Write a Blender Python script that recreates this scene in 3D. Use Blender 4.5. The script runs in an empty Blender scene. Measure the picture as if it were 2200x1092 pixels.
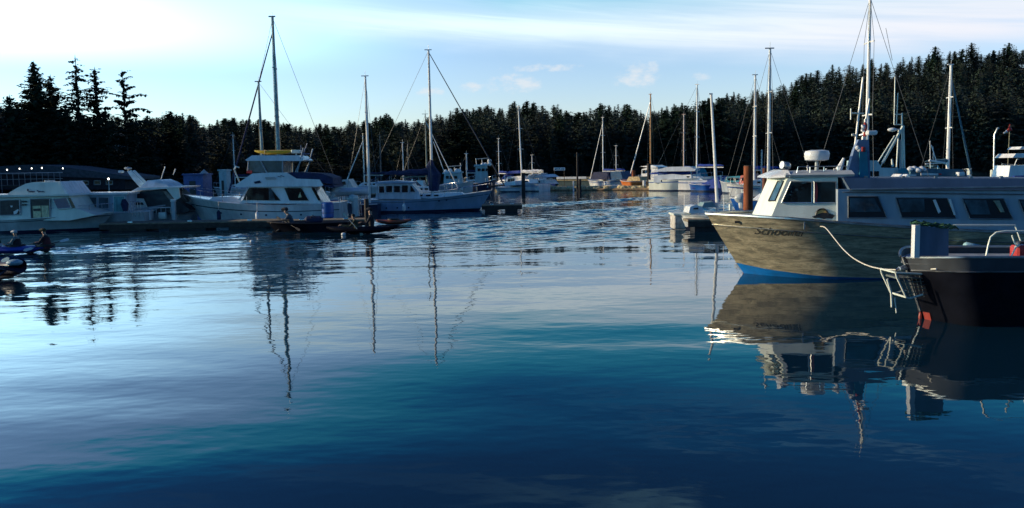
import bpy, bmesh, math, random
import numpy as np
from mathutils import Vector, Matrix, Euler
from mathutils.bvhtree import BVHTree
R = math.radians
SC = bpy.context.scene
COL = SC.collection
random.seed(7)
# ------------------------------------------------------------------ camera
CZ, F, PITCH, ROLL = 2.8, 1850.0, R(5.83), R(-1.04)
cam = bpy.data.cameras.new('camera'); camo = bpy.data.objects.new('camera', cam); COL.objects.link(camo)
cam.sensor_width = 36; cam.lens = 36*F/2200; cam.clip_start = .1; cam.clip_end = 6000
CM = Matrix.Rotation(R(90)-PITCH, 3, 'X') @ Matrix.Rotation(ROLL, 3, 'Z')
camo.matrix_world = Matrix.Translation((0, 0, CZ)) @ CM.to_4x4()
SC.camera = camo
# ------------------------------------------------------------------ light
SUN_TO = Vector((-.965, .13, .25)).normalized()
SC.view_settings.view_transform = 'Standard'; SC.view_settings.look = 'None'
SC.view_settings.gamma = 1; SC.view_settings.exposure = 0.0
SC.cycles.max_bounces = 6; SC.cycles.glossy_bounces = 4; SC.cycles.transparent_max_bounces = 6
SC.cycles.caustics_reflective = False; SC.cycles.caustics_refractive = False
sl = bpy.data.lights.new('sun', 'SUN'); sl.energy = 5.0; sl.angle = R(.5); sl.color = (1, .8, .52)
so = bpy.data.objects.new('sun', sl); COL.objects.link(so)
so.rotation_euler = SUN_TO.to_track_quat('Z', 'Y').to_euler()

class NT:
    """little node-math helper"""
    def __init__(s, tree): s.t = tree; s.n = tree.nodes; s.l = tree.links
    def new(s, kind, **kw):
        n = s.n.new(kind)
        for k, v in kw.items(): setattr(n, k, v)
        return n
    def put(s, sock, v):
        if isinstance(v, bpy.types.NodeSocket): s.l.new(v, sock)
        else: sock.default_value = v
    def m(s, op, a, b=0.0, c=None, clamp=False):
        n = s.n.new('ShaderNodeMath'); n.operation = op; n.use_clamp = clamp
        s.put(n.inputs[0], a); s.put(n.inputs[1], b)
        if c is not None: s.put(n.inputs[2], c)
        return n.outputs[0]
    def smooth(s, v, a, b, to0=0.0, to1=1.0):
        n = s.n.new('ShaderNodeMapRange'); n.interpolation_type = 'SMOOTHSTEP'
        s.put(n.inputs[0], v); n.inputs[1].default_value = a; n.inputs[2].default_value = b
        n.inputs[3].default_value = to0; n.inputs[4].default_value = to1
        return n.outputs[0]
    def vec(s, x, y, z=0.0):
        n = s.n.new('ShaderNodeCombineXYZ')
        for i, v in enumerate((x, y, z)): s.put(n.inputs[i], v)
        return n.outputs[0]
    def noise(s, vec, scale, detail=4, rough=.5, dist=0.0):
        n = s.n.new('ShaderNodeTexNoise'); s.put(n.inputs['Vector'], vec)
        n.inputs['Scale'].default_value = scale; n.inputs['Detail'].default_value = detail
        n.inputs['Roughness'].default_value = rough; n.inputs['Distortion'].default_value = dist
        return n.outputs['Fac']
    def mix(s, f, a, b, mode='MIX'):
        n = s.n.new('ShaderNodeMix'); n.data_type = 'RGBA'; n.blend_type = mode
        s.put(n.inputs[0], f)
        for sock, v in ((n.inputs[6], a), (n.inputs[7], b)):
            if isinstance(v, bpy.types.NodeSocket): s.l.new(v, sock)
            else: sock.default_value = (*v[:3], 1)
        return n.outputs[2]

W = bpy.data.worlds.new('World'); SC.world = W; W.use_nodes = True
w = NT(W.node_tree); w.n.clear()
wo = w.new('ShaderNodeOutputWorld'); bg = w.new('ShaderNodeBackground')
sky = w.new('ShaderNodeTexSky'); sky.sky_type = 'NISHITA'; sky.sun_disc = False
sky.sun_elevation = math.asin(SUN_TO.z); sky.sun_rotation = math.atan2(SUN_TO.x, SUN_TO.y)
sky.air_density = 1.0; sky.dust_density = .4; sky.ozone_density = 3.0; sky.altitude = 0
tc = w.new('ShaderNodeTexCoord'); sp = w.new('ShaderNodeSeparateXYZ'); w.l.new(tc.outputs['Generated'], sp.inputs[0])
X_, Y_, Z_ = sp.outputs
az = w.m('ARCTAN2', X_, Y_)
el = w.m('ARCSINE', Z_)
el = w.m('ABSOLUTE', el)
# cooler, more contrasty sky: zenith sinks to deep blue
tint = w.mix(1.0, sky.outputs[0], (1.35, 1.13, 1.2), 'MULTIPLY')
elf = w.m('ADD', el, w.m('MULTIPLY', w.m('MULTIPLY', w.m('MINIMUM', az, 0.0), w.smooth(az, -1.3, -.7, 0.0, .36)), w.smooth(el, .24, .36, 1.0, .1)))
def ramp(vals):
    r_ = w.new('ShaderNodeFloatCurve'); cv = r_.mapping.curves[0]
    pts = [(0, vals[0])]+list(zip((.12, .19, .265, .36, .6), vals))+[(1, vals[-1])]
    cv.points[0].location = pts[0]; cv.points[1].location = pts[-1]
    for p_ in pts[1:-1]: cv.points.new(*p_)
    r_.mapping.update(); w.put(r_.inputs['Value'], elf); return r_.outputs[0]
leftg = w.smooth(az, -.6, .05, 1.25, .98); leftr = w.smooth(az, -.6, .05, 1.0, .9)
fallc = w.new('ShaderNodeCombineColor')
w.put(fallc.inputs[0], w.m('MULTIPLY', ramp((1.12, .34, .09, .12, .15)), leftr)); w.put(fallc.inputs[1], w.m('MULTIPLY', ramp((1.2, 1.08, .58, .29, .28)), leftg)); w.put(fallc.inputs[2], w.m('MULTIPLY', ramp((1.28, 1.08, .82, .55, .5)), leftg))
base = w.mix(1.0, tint, fallc.outputs[0], 'MULTIPLY')
lb = w.m('MULTIPLY', w.smooth(az, -.55, -.02, 1.0, 0.0), w.m('MULTIPLY', w.smooth(el, .10, .155), w.smooth(el, .16, .27, 1.0, 0.0))); lbc = w.new('ShaderNodeCombineColor')
for i_, v_ in enumerate((1.55, 1.45, 1.05)): w.put(lbc.inputs[i_], w.m('ADD', 1.0, w.m('MULTIPLY', lb, v_)))
base = w.mix(1.0, base, lbc.outputs[0], 'MULTIPLY')
aza = w.m('ABSOLUTE', w.m('ADD', az, .35)); bk = w.new('ShaderNodeCombineColor')
for i_, v_ in enumerate((.35, .6, .8)): w.put(bk.inputs[i_], w.smooth(aza, 1.0, 1.9, 1.0, v_))
base = w.mix(1.0, base, bk.outputs[0], 'MULTIPLY')
# high cirrus band, sloping down to the right, and torn streaks along it
edge = w.m('ADD', w.m('MULTIPLY', w.m('MULTIPLY', w.m('SUBTRACT', az, .42), w.m('SUBTRACT', az, .42)), .10), .113)
wob = w.noise(w.vec(w.m('MULTIPLY', az, 1.6), w.m('MULTIPLY', el, 6.0), 3.1), 2.2, 4, .55)
elw = w.m('ADD', el, w.m('MULTIPLY', w.m('SUBTRACT', wob, .5), .045))
lo = w.smooth(w.m('SUBTRACT', elw, edge), -.014, .028)
rel = w.m('SUBTRACT', elw, w.m('ADD', edge, w.m('ADD', .066, w.m('MULTIPLY', az, .02))))
hi = w.smooth(rel, -.02, .03, 1.0, 0.0)
hi2 = w.m('MULTIPLY', hi, w.smooth(el, .155, .22, 1.0, .0))
strk = w.noise(w.vec(w.m('MULTIPLY', az, 2.0), w.m('ADD', w.m('MULTIPLY', el, 42.0), w.m('MULTIPLY', az, 4.0)), 0.7), 1.0, 5, .6, .3)
strk = w.smooth(strk, .34, .60, .6, 1.0)
band = w.m('MULTIPLY', w.m('MULTIPLY', lo, hi2), strk)
azl = w.smooth(az, -.52, -.2, .25, 1.0)
band = w.m('MULTIPLY', band, w.m('MULTIPLY', azl, w.smooth(aza, 1.1, 1.8, 1.0, .15)))
# broad faint veils higher up (what the foreground water mirrors)
veil = w.noise(w.vec(w.m('MULTIPLY', az, 1.3), w.m('ADD', w.m('MULTIPLY', el, 9.0), w.m('MULTIPLY', az, -1.2)), 5.2), 1.7, 5, .62, .6)
veil = w.m('MULTIPLY', w.m('MULTIPLY', w.smooth(veil, .5, .68), w.smooth(el, .25, .33)), w.smooth(az, -.1, .3, .04, .42))
# little cumulus puffs above the trees
def puff(a0, e0, ra, re):
    da = w.m('DIVIDE', w.m('SUBTRACT', az, a0), ra); de = w.m('DIVIDE', w.m('SUBTRACT', el, e0), re)
    return w.m('SUBTRACT', 1.0, w.m('ADD', w.m('MULTIPLY', da, da), w.m('MULTIPLY', de, de)))
pf = puff(.005, .093, .040, .013)
for a in ((.145, .101, .03, .016), (-.045, .090, .016, .008), (.042, .110, .045, .006), (.215, .094, .014, .006), (-.09, .086, .02, .006)):
    pf = w.m('MAXIMUM', pf, puff(*a))
pn = w.noise(w.vec(w.m('MULTIPLY', az, 1.0), w.m('MULTIPLY', el, 1.8), 0), 34, 5, .65)
pf = w.smooth(w.m('ADD', pf, w.m('MULTIPLY', w.m('SUBTRACT', pn, .5), 4.5)), .1, 1.6, 0, .8)
ccol = w.mix(w.smooth(az, -.1, .5), (6.4, 7.4, 7.8), (6.0, 6.1, 6.6))
ce = w.new('ShaderNodeCombineColor')
for i_, v_ in enumerate((.5, .88, .98)): w.put(ce.inputs[i_], w.smooth(el, .12, .27, 1.0, v_))
ccol = w.mix(1.0, ccol, ce.outputs[0], 'MULTIPLY')
sv = w.mix(w.m('ADD', band, veil, clamp=True), base, ccol)
sv = w.mix(pf, sv, (5.3, 5.6, 5.9))
w.l.new(sv, bg.inputs[0]); bg.inputs[1].default_value = .15
w.l.new(bg.outputs[0], wo.inputs[0])

# ------------------------------------------------------------------ pixel rays
def ray(px, py): return CM @ Vector(((px-1100)/F, -(py-546)/F, -1))
def gp(px, py, z=0.0):
    d = ray(px, py); t = (z-CZ)/d.z; return Vector((d.x*t, d.y*t, z))
def pt(px, py, Y):
    d = ray(px, py); t = Y/d.y; return Vector((d.x*t, Y, CZ+d.z*t))
def pxof(p):
    v = CM.transposed() @ (Vector(p)-Vector((0, 0, CZ))); return 1100-v.x/v.z*F, 546+v.y/v.z*F
# ------------------------------------------------------------------ materials
MATS = {}
def mat(name, col, rough=.5, metal=0.0, var=.25, scale=3.0, bump=0.0, bscale=20.0, emit=0, coat=0.0, obj_rand=0.0, streak=False):
    if name in MATS: return MATS[name]
    m = bpy.data.materials.new(name); m.use_nodes = True; n = NT(m.node_tree)
    b = m.node_tree.nodes['Principled BSDF']
    co = n.new('ShaderNodeTexCoord').outputs['Object']
    if streak:
        mp = n.new('ShaderNodeMapping'); n.l.new(co, mp.inputs[0]); mp.inputs['Scale'].default_value = (1, 1, .25); cv = mp.outputs[0]
    else: cv = co
    f = n.noise(cv, scale, 6, .62)
    dark = tuple(c*(1-var) for c in col); lite = tuple(min(1, c*(1+var*.6)) for c in col)
    c = n.mix(n.smooth(f, .3, .7), dark, lite)
    if obj_rand:
        oi = n.new('ShaderNodeObjectInfo'); hs = n.new('ShaderNodeHueSaturation')
        n.put(hs.inputs['Value'], n.smooth(oi.outputs['Random'], 0, 1, 1-obj_rand, 1+obj_rand)); n.put(hs.inputs['Hue'], n.smooth(oi.outputs['Random'], 1, 0, .485, .52))
        n.l.new(c, hs.inputs['Color']); c = hs.outputs[0]
    n.l.new(c, b.inputs['Base Color'])
    b.inputs['Metallic'].default_value = metal
    n.put(b.inputs['Roughness'], n.smooth(n.noise(cv, scale*2.3, 3), .3, .7, max(0, rough-.08), min(1, rough+.12)))
    b.inputs['Coat Weight'].default_value = coat
    if bump:
        bp = n.new('ShaderNodeBump'); bp.inputs['Distance'].default_value = bump
        n.put(bp.inputs['Height'], n.noise(cv, bscale, 4)); n.l.new(bp.outputs[0], b.inputs['Normal'])
    if emit:
        b.inputs['Emission Color'].default_value = (1, .93, .8, 1); b.inputs['Emission Strength'].default_value = emit
    MATS[name] = m; return m
WHITE = mat('white_gelcoat', (.72, .73, .72), .28, var=.16, scale=1.6, coat=.2, streak=True)
CREAM = mat('cream_paint', (.68, .72, .63), .4, var=.18, scale=1.4, streak=True)
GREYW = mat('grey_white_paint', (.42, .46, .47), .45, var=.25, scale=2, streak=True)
BLUE = mat('blue_canvas', (.012, .05, .30), .75, var=.3, scale=4, bump=.01, bscale=9)
NAVY = mat('navy_canvas', (.012, .02, .07), .8, var=.4, scale=4, bump=.01, bscale=9)
BLUEP = mat('blue_paint', (.01, .09, .36), .35, var=.2, scale=2)
NAVYP = mat('navy_paint', (.01, .018, .05), .35, var=.3, scale=2)
ANTI = mat('bright_blue_antifouling', (.004, .15, .46), .4, var=.2, scale=2)
BLACK = mat('black_rubber', (.012, .012, .014), .55, var=.3)
GLASS = mat('dark_glass', (.008, .012, .016), .04, var=.3, scale=1)
CLEAR = mat('curtained_glass', (.05, .10, .13), .12, var=.6, scale=2.2)
ALU = mat('aluminium', (.5, .52, .52), .38, 1.0, var=.25, scale=3)
SPAR = mat('painted_spar', (.80, .79, .74), .4, 0.0, var=.12, scale=.8)
VARN = mat('varnished_spruce', (.42, .20, .06), .35, var=.25, scale=2)
WIRE = mat('wire_rope', (.09, .095, .1), .5, .3, var=.1)
STEEL = mat('stainless_tube', (.55, .57, .58), .25, 1.0, var=.1)
WOOD = mat('weathered_wood', (.20, .165, .115), .85, var=.4, scale=5, bump=.01, bscale=14)
DWOOD = mat('tarred_wood', (.035, .028, .024), .8, var=.4, scale=4, bump=.01, bscale=14)
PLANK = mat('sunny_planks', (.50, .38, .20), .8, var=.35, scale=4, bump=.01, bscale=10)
RUST = mat('rusty_steel', (.22, .062, .022), .85, .2, var=.55, scale=5, bump=.004, bscale=30, streak=True)
RED = mat('red_paint', (.42, .03, .025), .5, var=.25)
ORANGE = mat('orange_paint', (.62, .17, .03), .5, var=.25)
YELLOW = mat('yellow_plastic', (.55, .36, .02), .4, var=.15)
ROPE = mat('pale_rope', (.66, .62, .54), .9, var=.3, scale=30)
SKIN = mat('skin', (.42, .24, .16), .55, var=.15)
HAIR = mat('dark_hair', (.02, .014, .01), .7)
DARKC = mat('dark_cloth', (.018, .02, .028), .9, var=.4, bump=.01, bscale=12)
OLIVE = mat('olive_cloth', (.05, .05, .025), .9, var=.4, bump=.01, bscale=12)
MAROON = mat('maroon_vest', (.09, .015, .02), .85, var=.3)
BARK = mat('bark', (.06, .045, .032), .95, var=.4, scale=4, bump=.02, bscale=10)
TEAL = mat('teal_canvas', (.03, .22, .30), .8, var=.25)
GREEN = mat('green_netting', (.03, .10, .05), .9, var=.5, scale=12)
ROOFM = mat('grey_shingle', (.085, .09, .105), .9, var=.35, scale=3, bump=.02, bscale=8)
LEAF = mat('conifer_needles', (.018, .034, .022), .95, var=.5, scale=.5, obj_rand=.42)
LEAF2 = mat('broad_foliage', (.06, .075, .025), .8, var=.45, scale=.5, obj_rand=.25)
LAMP = mat('lit_bulb', (1, .9, .7), .3, emit=7)

for _m in (LEAF, LEAF2): _m.node_tree.nodes['Principled BSDF'].inputs['Specular IOR Level'].default_value = .08
# bare aluminium plate of the water taxi: brushed, stained
def hull_metal():
    m = bpy.data.materials.new('bare_hull_plate'); m.use_nodes = True; n = NT(m.node_tree); b = m.node_tree.nodes['Principled BSDF']
    co = n.new('ShaderNodeTexCoord').outputs['Object']
    mp = n.new('ShaderNodeMapping'); n.l.new(co, mp.inputs[0]); mp.inputs['Scale'].default_value = (.55, 1, 4.2); mp.inputs['Rotation'].default_value = (0, .16, 0)
    a = n.noise(mp.outputs[0], 2.2, 7, .68, .8); c2 = n.noise(mp.outputs[0], 9, 5, .7, .4)
    col = n.mix(n.smooth(a, .25, .75), (.15, .135, .10), (.70, .60, .40))
    col = n.mix(n.smooth(c2, .46, .68, 0, .65), col, (.14, .15, .12))
    n.l.new(col, b.inputs['Base Color']); b.inputs['Metallic'].default_value = .45
    n.put(b.inputs['Roughness'], n.smooth(c2, .3, .7, .26, .44))
    bp = n.new('ShaderNodeBump'); bp.inputs['Distance'].default_value = .008
    n.put(bp.inputs['Height'], n.noise(co, 1.8, 4)); n.l.new(bp.outputs[0], b.inputs['Normal'])
    return m
PLATE = hull_metal()

# ------------------------------------------------------------------ mesh builder
class MB:
    def __init__(s): s.v = []; s.f = []; s.mi = []; s.cur = 0
    def add(s, vs, fs):
        o = len(s.v); s.v += [tuple(v) for v in vs]; s.f += [[i+o for i in f] for f in fs]; s.mi += [s.cur]*len(fs); return s
    def box(s, x0, x1, y0, y1, z0, z1, bev=0.0):
        if bev:
            b = min(bev, (x1-x0)/2.1, (y1-y0)/2.1, (z1-z0)/2.1)
            ring = lambda z, d: [(x0+d, y0+d+b*0, z), (x1-d, y0+d, z), (x1-d, y1-d, z), (x0+d, y1-d, z)]
            oct_ = lambda z, d: [(x0+d+b, y0+d, z), (x1-d-b, y0+d, z), (x1-d, y0+d+b, z), (x1-d, y1-d-b, z), (x1-d-b, y1-d, z), (x0+d+b, y1-d, z), (x0+d, y1-d-b, z), (x0+d, y0+d+b, z)]
            return s.loft([oct_(z0, b*.6), oct_(z0+b, 0), oct_(z1-b, 0), oct_(z1, b*.6)], cap=True)
        v = [(x, y, z) for x in (x0, x1) for y in (y0, y1) for z in (z0, z1)]
        return s.add(v, [[0, 1, 3, 2], [4, 6, 7, 5], [0, 4, 5, 1], [2, 3, 7, 6], [0, 2, 6, 4], [1, 5, 7, 3]])
    def loft(s, rings, cap=False, closed=True):
        n = len(rings[0]); v = [p for r in rings for p in r]; f = []
        for i in range(len(rings)-1):
            for j in range(n if closed else n-1):
                k = (j+1) % n; f.append([i*n+j, i*n+k, (i+1)*n+k, (i+1)*n+j])
        if cap: f.append(list(range(n))[::-1]); f.append([(len(rings)-1)*n+j for j in range(n)])
        return s.add(v, f)
    def tube(s, pts, r, n=6, cap=True):
        pts = [Vector(p) for p in pts]; rings = []
        for i, p in enumerate(pts):
            a = pts[max(0, i-1)]; b = pts[min(len(pts)-1, i+1)]; d = (b-a)
            if d.length < 1e-9: d = Vector((0, 0, 1))
            d.normalize(); u = d.cross(Vector((0, 1, 0)))
            if u.length < .05: u = d.cross(Vector((1, 0, 0)))
            u.normalize(); w_ = d.cross(u); rr = r[i] if isinstance(r, (list, tuple)) else r
            rings.append([p+u*rr*math.cos(t*2*math.pi/n)+w_*rr*math.sin(t*2*math.pi/n) for t in range(n)])
        return s.loft(rings, cap)
    def prism(s, poly, y0, y1, inset=0.0):
        """x-z polygon extruded across y; inset moves the upper points inward in y (tumblehome)"""
        zs = [p[1] for p in poly]; zl, zh = min(zs), max(zs); n = len(poly)
        k = lambda z: inset*(z-zl)/max(1e-6, zh-zl)
        v = [(x, y0+k(z), z) for x, z in poly]+[(x, y1-k(z), z) for x, z in poly]
        f = [list(range(n)), [n+i for i in range(n)][::-1]]+[[i, n+i, n+(i+1) % n, (i+1) % n] for i in range(n)]
        return s.add(v, f)
    def ell(s, c, r, nu=10, nv=7):
        v = []; f = []
        for j in range(nv+1):
            t = math.pi*j/nv
            for i in range(nu):
                a = 2*math.pi*i/nu; v.append((c[0]+r[0]*math.sin(t)*math.cos(a), c[1]+r[1]*math.sin(t)*math.sin(a), c[2]+r[2]*math.cos(t)))
        for j in range(nv):
            for i in range(nu): f.append([j*nu+i, (j+1)*nu+i, (j+1)*nu+(i+1) % nu, j*nu+(i+1) % nu])
        return s.add(v, f)
    def build(s, name, m, parent=None, smooth=35, label=None):
        me = bpy.data.meshes.new(name); me.from_pydata(s.v, [], s.f); me.update()
        ms = m if isinstance(m, (list, tuple)) else [m]
        for q in ms: me.materials.append(q)
        if len(ms) > 1: me.polygons.foreach_set('material_index', s.mi)
        bm = bmesh.new(); bm.from_mesh(me); bmesh.ops.remove_doubles(bm, verts=bm.verts, dist=1e-5); bmesh.ops.recalc_face_normals(bm, faces=bm.faces); bm.to_mesh(me); bm.free()
        if smooth: me.shade_smooth(); me.set_sharp_from_angle(angle=R(smooth))
        o = bpy.data.objects.new(name, me); COL.objects.link(o)
        if parent: o.parent = parent
        if label: o['label'] = label
        return o
def tag(o, label=None, cat=None, group=None, kind=None):
    if label: o['label'] = label
    if cat: o['category'] = cat
    if group: o['group'] = group
    if kind: o['kind'] = kind
    return o
def empty(name, loc, yaw, label, cat, group=None):
    o = bpy.data.objects.new(name, None); o.empty_display_size = .3; COL.objects.link(o)
    o.location = loc; o.rotation_euler = (0, 0, yaw); return tag(o, label, cat, group)

class Fr:
    """local frame of a boat: x to the right in the photo, -y towards the viewer, z up from the water"""
    def __init__(s, px, wl, yaw=0.0, name='boat', label='', cat='boat', group=None, z=0.0, Y=None):
        s.o = gp(px, wl, z) if Y is None else Vector((pt(px, 400, Y).x, Y, z))
        s.o.z = z; s.yaw = R(yaw)
        s.ex = Vector((math.cos(s.yaw), math.sin(s.yaw), 0)); s.ey = Vector((-math.sin(s.yaw), math.cos(s.yaw), 0))
        s.e = empty(name, s.o, s.yaw, label, cat, group)
        s.sc = s.o.y/F
    def L(s, px, py, off=0.0):
        d = ray(px, py); c = Vector((0, 0, CZ)); t = ((s.o+s.ey*off-c).dot(s.ey))/d.dot(s.ey); p = c+d*t-s.o
        return p.dot(s.ex), p.z
    def x(s, px, off=0.0, py=450): return s.L(px, py, off)[0]
    def poly(s, pts, off=0.0): return [s.L(a, b, off) for a, b in pts]
    def pane(s, pts, off, m=None, name='window', t=.02, frame=None, fw=.035):
        pg = s.poly(pts, off)
        o = MB().prism(pg, off-t, off+.004).build(name, m or GLASS, s.e)
        if frame:
            mb = MB(); n = len(pg)
            for i in range(n):
                a = pg[i]; b = pg[(i+1) % n]; mb.tube([(a[0], off-t*.8, a[1]), (b[0], off-t*.8, b[1])], fw, 5)
            mb.build('frame', frame, o)
        return o
def lerp(a, b, t): return a+(b-a)*t
def interp(x, pts):
    if x <= pts[0][0]: return pts[0][1]
    for (a, b), (c, d) in zip(pts, pts[1:]):
        if x <= c: return b+(d-b)*(x-a)/(c-a)
    return pts[-1][1]
def hull(fr, m, xb, zb, xw, xs, zs, B, sag=.12, draft=.35, deck=None, boot=None, bootz=.12, n=16, full=.5, stripe=None, stripez=(.72, .80), name='hull', transom=.8, flare=.72, chine=False, bz=None):
    """hull with bow at xb (deck) / xw (waterline), stern xs; returns (deckpoint function)"""
    def sta(s):
        k = min(s/full, 1.0); bd = B*(1-(1-k)**2.0)**.8 if k < 1 else B
        if s > .7: bd *= lerp(1, transom, (s-.7)/.3)
        kw = min(s/(full*1.35), 1.0); bw = B*.92*(1-(1-kw)**1.7)
        if s > .7: bw *= lerp(1, transom, (s-.7)/.3)
        bw = min(bw, bd*lerp(flare, .95, min(1, s*1.6)))
        xd = lerp(xb, xs, s); xl = lerp(xw, xs, s); zd = lerp(zb, zs, s)-sag*math.sin(math.pi*min(1, s))
        rows = [(xl, .0, -draft), (xl, bw*.75, -draft*.45), (xl, bw, 0.0)]
        for t in (.18, .36, .54, .72, .86, 1.0):
            c = t**(1.6 if not chine else 1.0)
            rows.append((lerp(xl, xd, t), max(.012, lerp(bw, bd, c)), zd*t))
        rows[0] = (xl+(xd-xl)*-.25, 0.0, -draft)
        return rows
    st = [sta(i/n) for i in range(n+1)]
    def at(s, t):
        rows = sta(s); zz = rows[-1][2]*t
        for a, b in zip(rows[2:], rows[3:]):
            if zz <= b[2]+1e-6: q = (zz-a[2])/max(1e-6, b[2]-a[2]); return tuple(lerp(a[i], b[i], q) for i in range(3))
        return rows[-1]
    mb = MB(); rings = [[(x, -y, z) for x, y, z in r]+[(x, y, z) for x, y, z in r[::-1]][:-0 or None] for r in st]
    mb.loft(rings, cap=True, closed=False)
    ho = mb.build(name, m, fr.e)
    # deck
    dm = MB(); dv = []; df = []
    for i in range(n+1):
        x, y, z = st[i][-1]; dv += [(x, -y*.985, z-.035), (x, 0, z+.0), (x, y*.985, z-.035)]
    for i in range(n): df += [[i*3, i*3+1, i*3+4, i*3+3], [i*3+1, i*3+2, i*3+5, i*3+4]]
    dm.add(dv, df); dm.build('deck', deck or m, fr.e)
    def strip(za, zb_, mm, nm, proud=.006, absz=False):
        q = MB()
        for sg in (-1, 1):
            v = []; f = []
            for i in range(n+1):
                zd = st[i][-1][2]
                for t in ((za/zd if absz else za), (zb_/zd if absz else zb_)):
                    p = at(i/n, min(1, t)); v.append((p[0]+(-proud if xs > xb else proud)*(1 if i == 0 else 0), sg*(p[1]+proud), p[2]))
            for i in range(n): f.append([2*i, 2*i+1, 2*i+3, 2*i+2])
            q.add(v, f)
        return q.build(nm, mm, fr.e)
    if boot: strip(-.0, bootz, boot, 'boot_stripe', absz=True)
    if stripe: strip(stripez[0], stripez[1], stripe, 'side_stripe')
    q = MB()
    for sg in (-1, 1): q.tube([(p[-1][0], sg*p[-1][1], p[-1][2]) for p in st], .028, 5)
    q.build('rub_rail', deck or m, fr.e)
    return at, st, ho
def pulpit(fr, at, s0=0.0, s1=.3, h=.5, name='pulpit'):
    q = MB(); k = 6
    for sg in (-1, 1):
        pts = []
        for i in range(k+1):
            p = at(lerp(s0, s1, i/k), 1.0); pts.append((p[0], sg*max(p[1]-.05, 0), p[2]+h))
            if i % 2 == 0: q.tube([(p[0], sg*max(p[1]-.05, 0), p[2]-.04), pts[-1]], .014, 5)
        q.tube(pts, .014, 5)
    return q.build(name, STEEL, fr.e)
def rig(fr, mastx, zb, zt, r, m=SPAR, spread=(.45, .72), fore=None, back=None, name='mast', top=True, shroud=.9, lean=0.0, wr=.009):
    mb = MB(); xt = mastx+lean; mx = lambda t: lerp(mastx, xt, t)
    mb.tube([(mx(t), 0, lerp(zb, zt, t)) for t in (0, .5, 1)], [r, r*.92, r*.7], 8)
    if top: mb.tube([(xt-.25, 0, zt+.04), (xt+.2, 0, zt+.04)], r*.35, 4); mb.tube([(xt, 0, zt), (xt, 0, zt+.35)], .012, 4)
    mo = mb.build(name, m, fr.e)
    if spread:
        q = MB()
        for t in spread:
            z = lerp(zb, zt, t); q.tube([(mx(t), -shroud*.55, z-.03), (mx(t), 0, z), (mx(t), shroud*.55, z-.03)], r*.35, 5)
        q.build('spreader', m, mo)
    q = MB()
    for sg in (-1, 1):
        pts = [(mastx, sg*shroud, 1.0 if zb < 1.5 else zb*.6)]
        for t in (spread or ()): pts.append((mx(t), sg*shroud*.55, lerp(zb, zt, t)))
        pts.append((xt, 0, zt)); q.tube(pts, wr, 4)
    if fore: q.tube([fore, (xt, 0, zt-.05)], wr, 4)
    if back: q.tube([back, (xt, 0, zt-.02)], wr, 4)
    q.build('rigging', WIRE, fr.e)
    return mo
def cover(fr, x0, x1, z, h, m, name='sail_cover', sag=.0):
    mb = MB(); rings = []; n = 9
    for i in range(n+1):
        t = i/n; x = lerp(x0, x1, t); hh = h*(1-.55*t)*(1 if 0 < i < n else .5); ww = .5*hh+.03
        zz = z+.06*math.sin(t*17)*h
        rings.append([(x, ww*math.cos(a), zz+hh*.6*math.sin(a)*(1 if math.sin(a) > 0 else .5)) for a in [k*2*math.pi/8 for k in range(8)]])
    mb.loft(rings, cap=True); mb.build(name, m, fr.e)
def wavy(p0, p1, r, m, fr, name='furled_sail', n=8):
    a = Vector(p0); b = Vector(p1); pts = [a.lerp(b, i/n) for i in range(n+1)]
    MB().tube(pts, [r*(1.0-.45*i/n) for i in range(n+1)], 7).build(name, m, fr.e)
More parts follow.
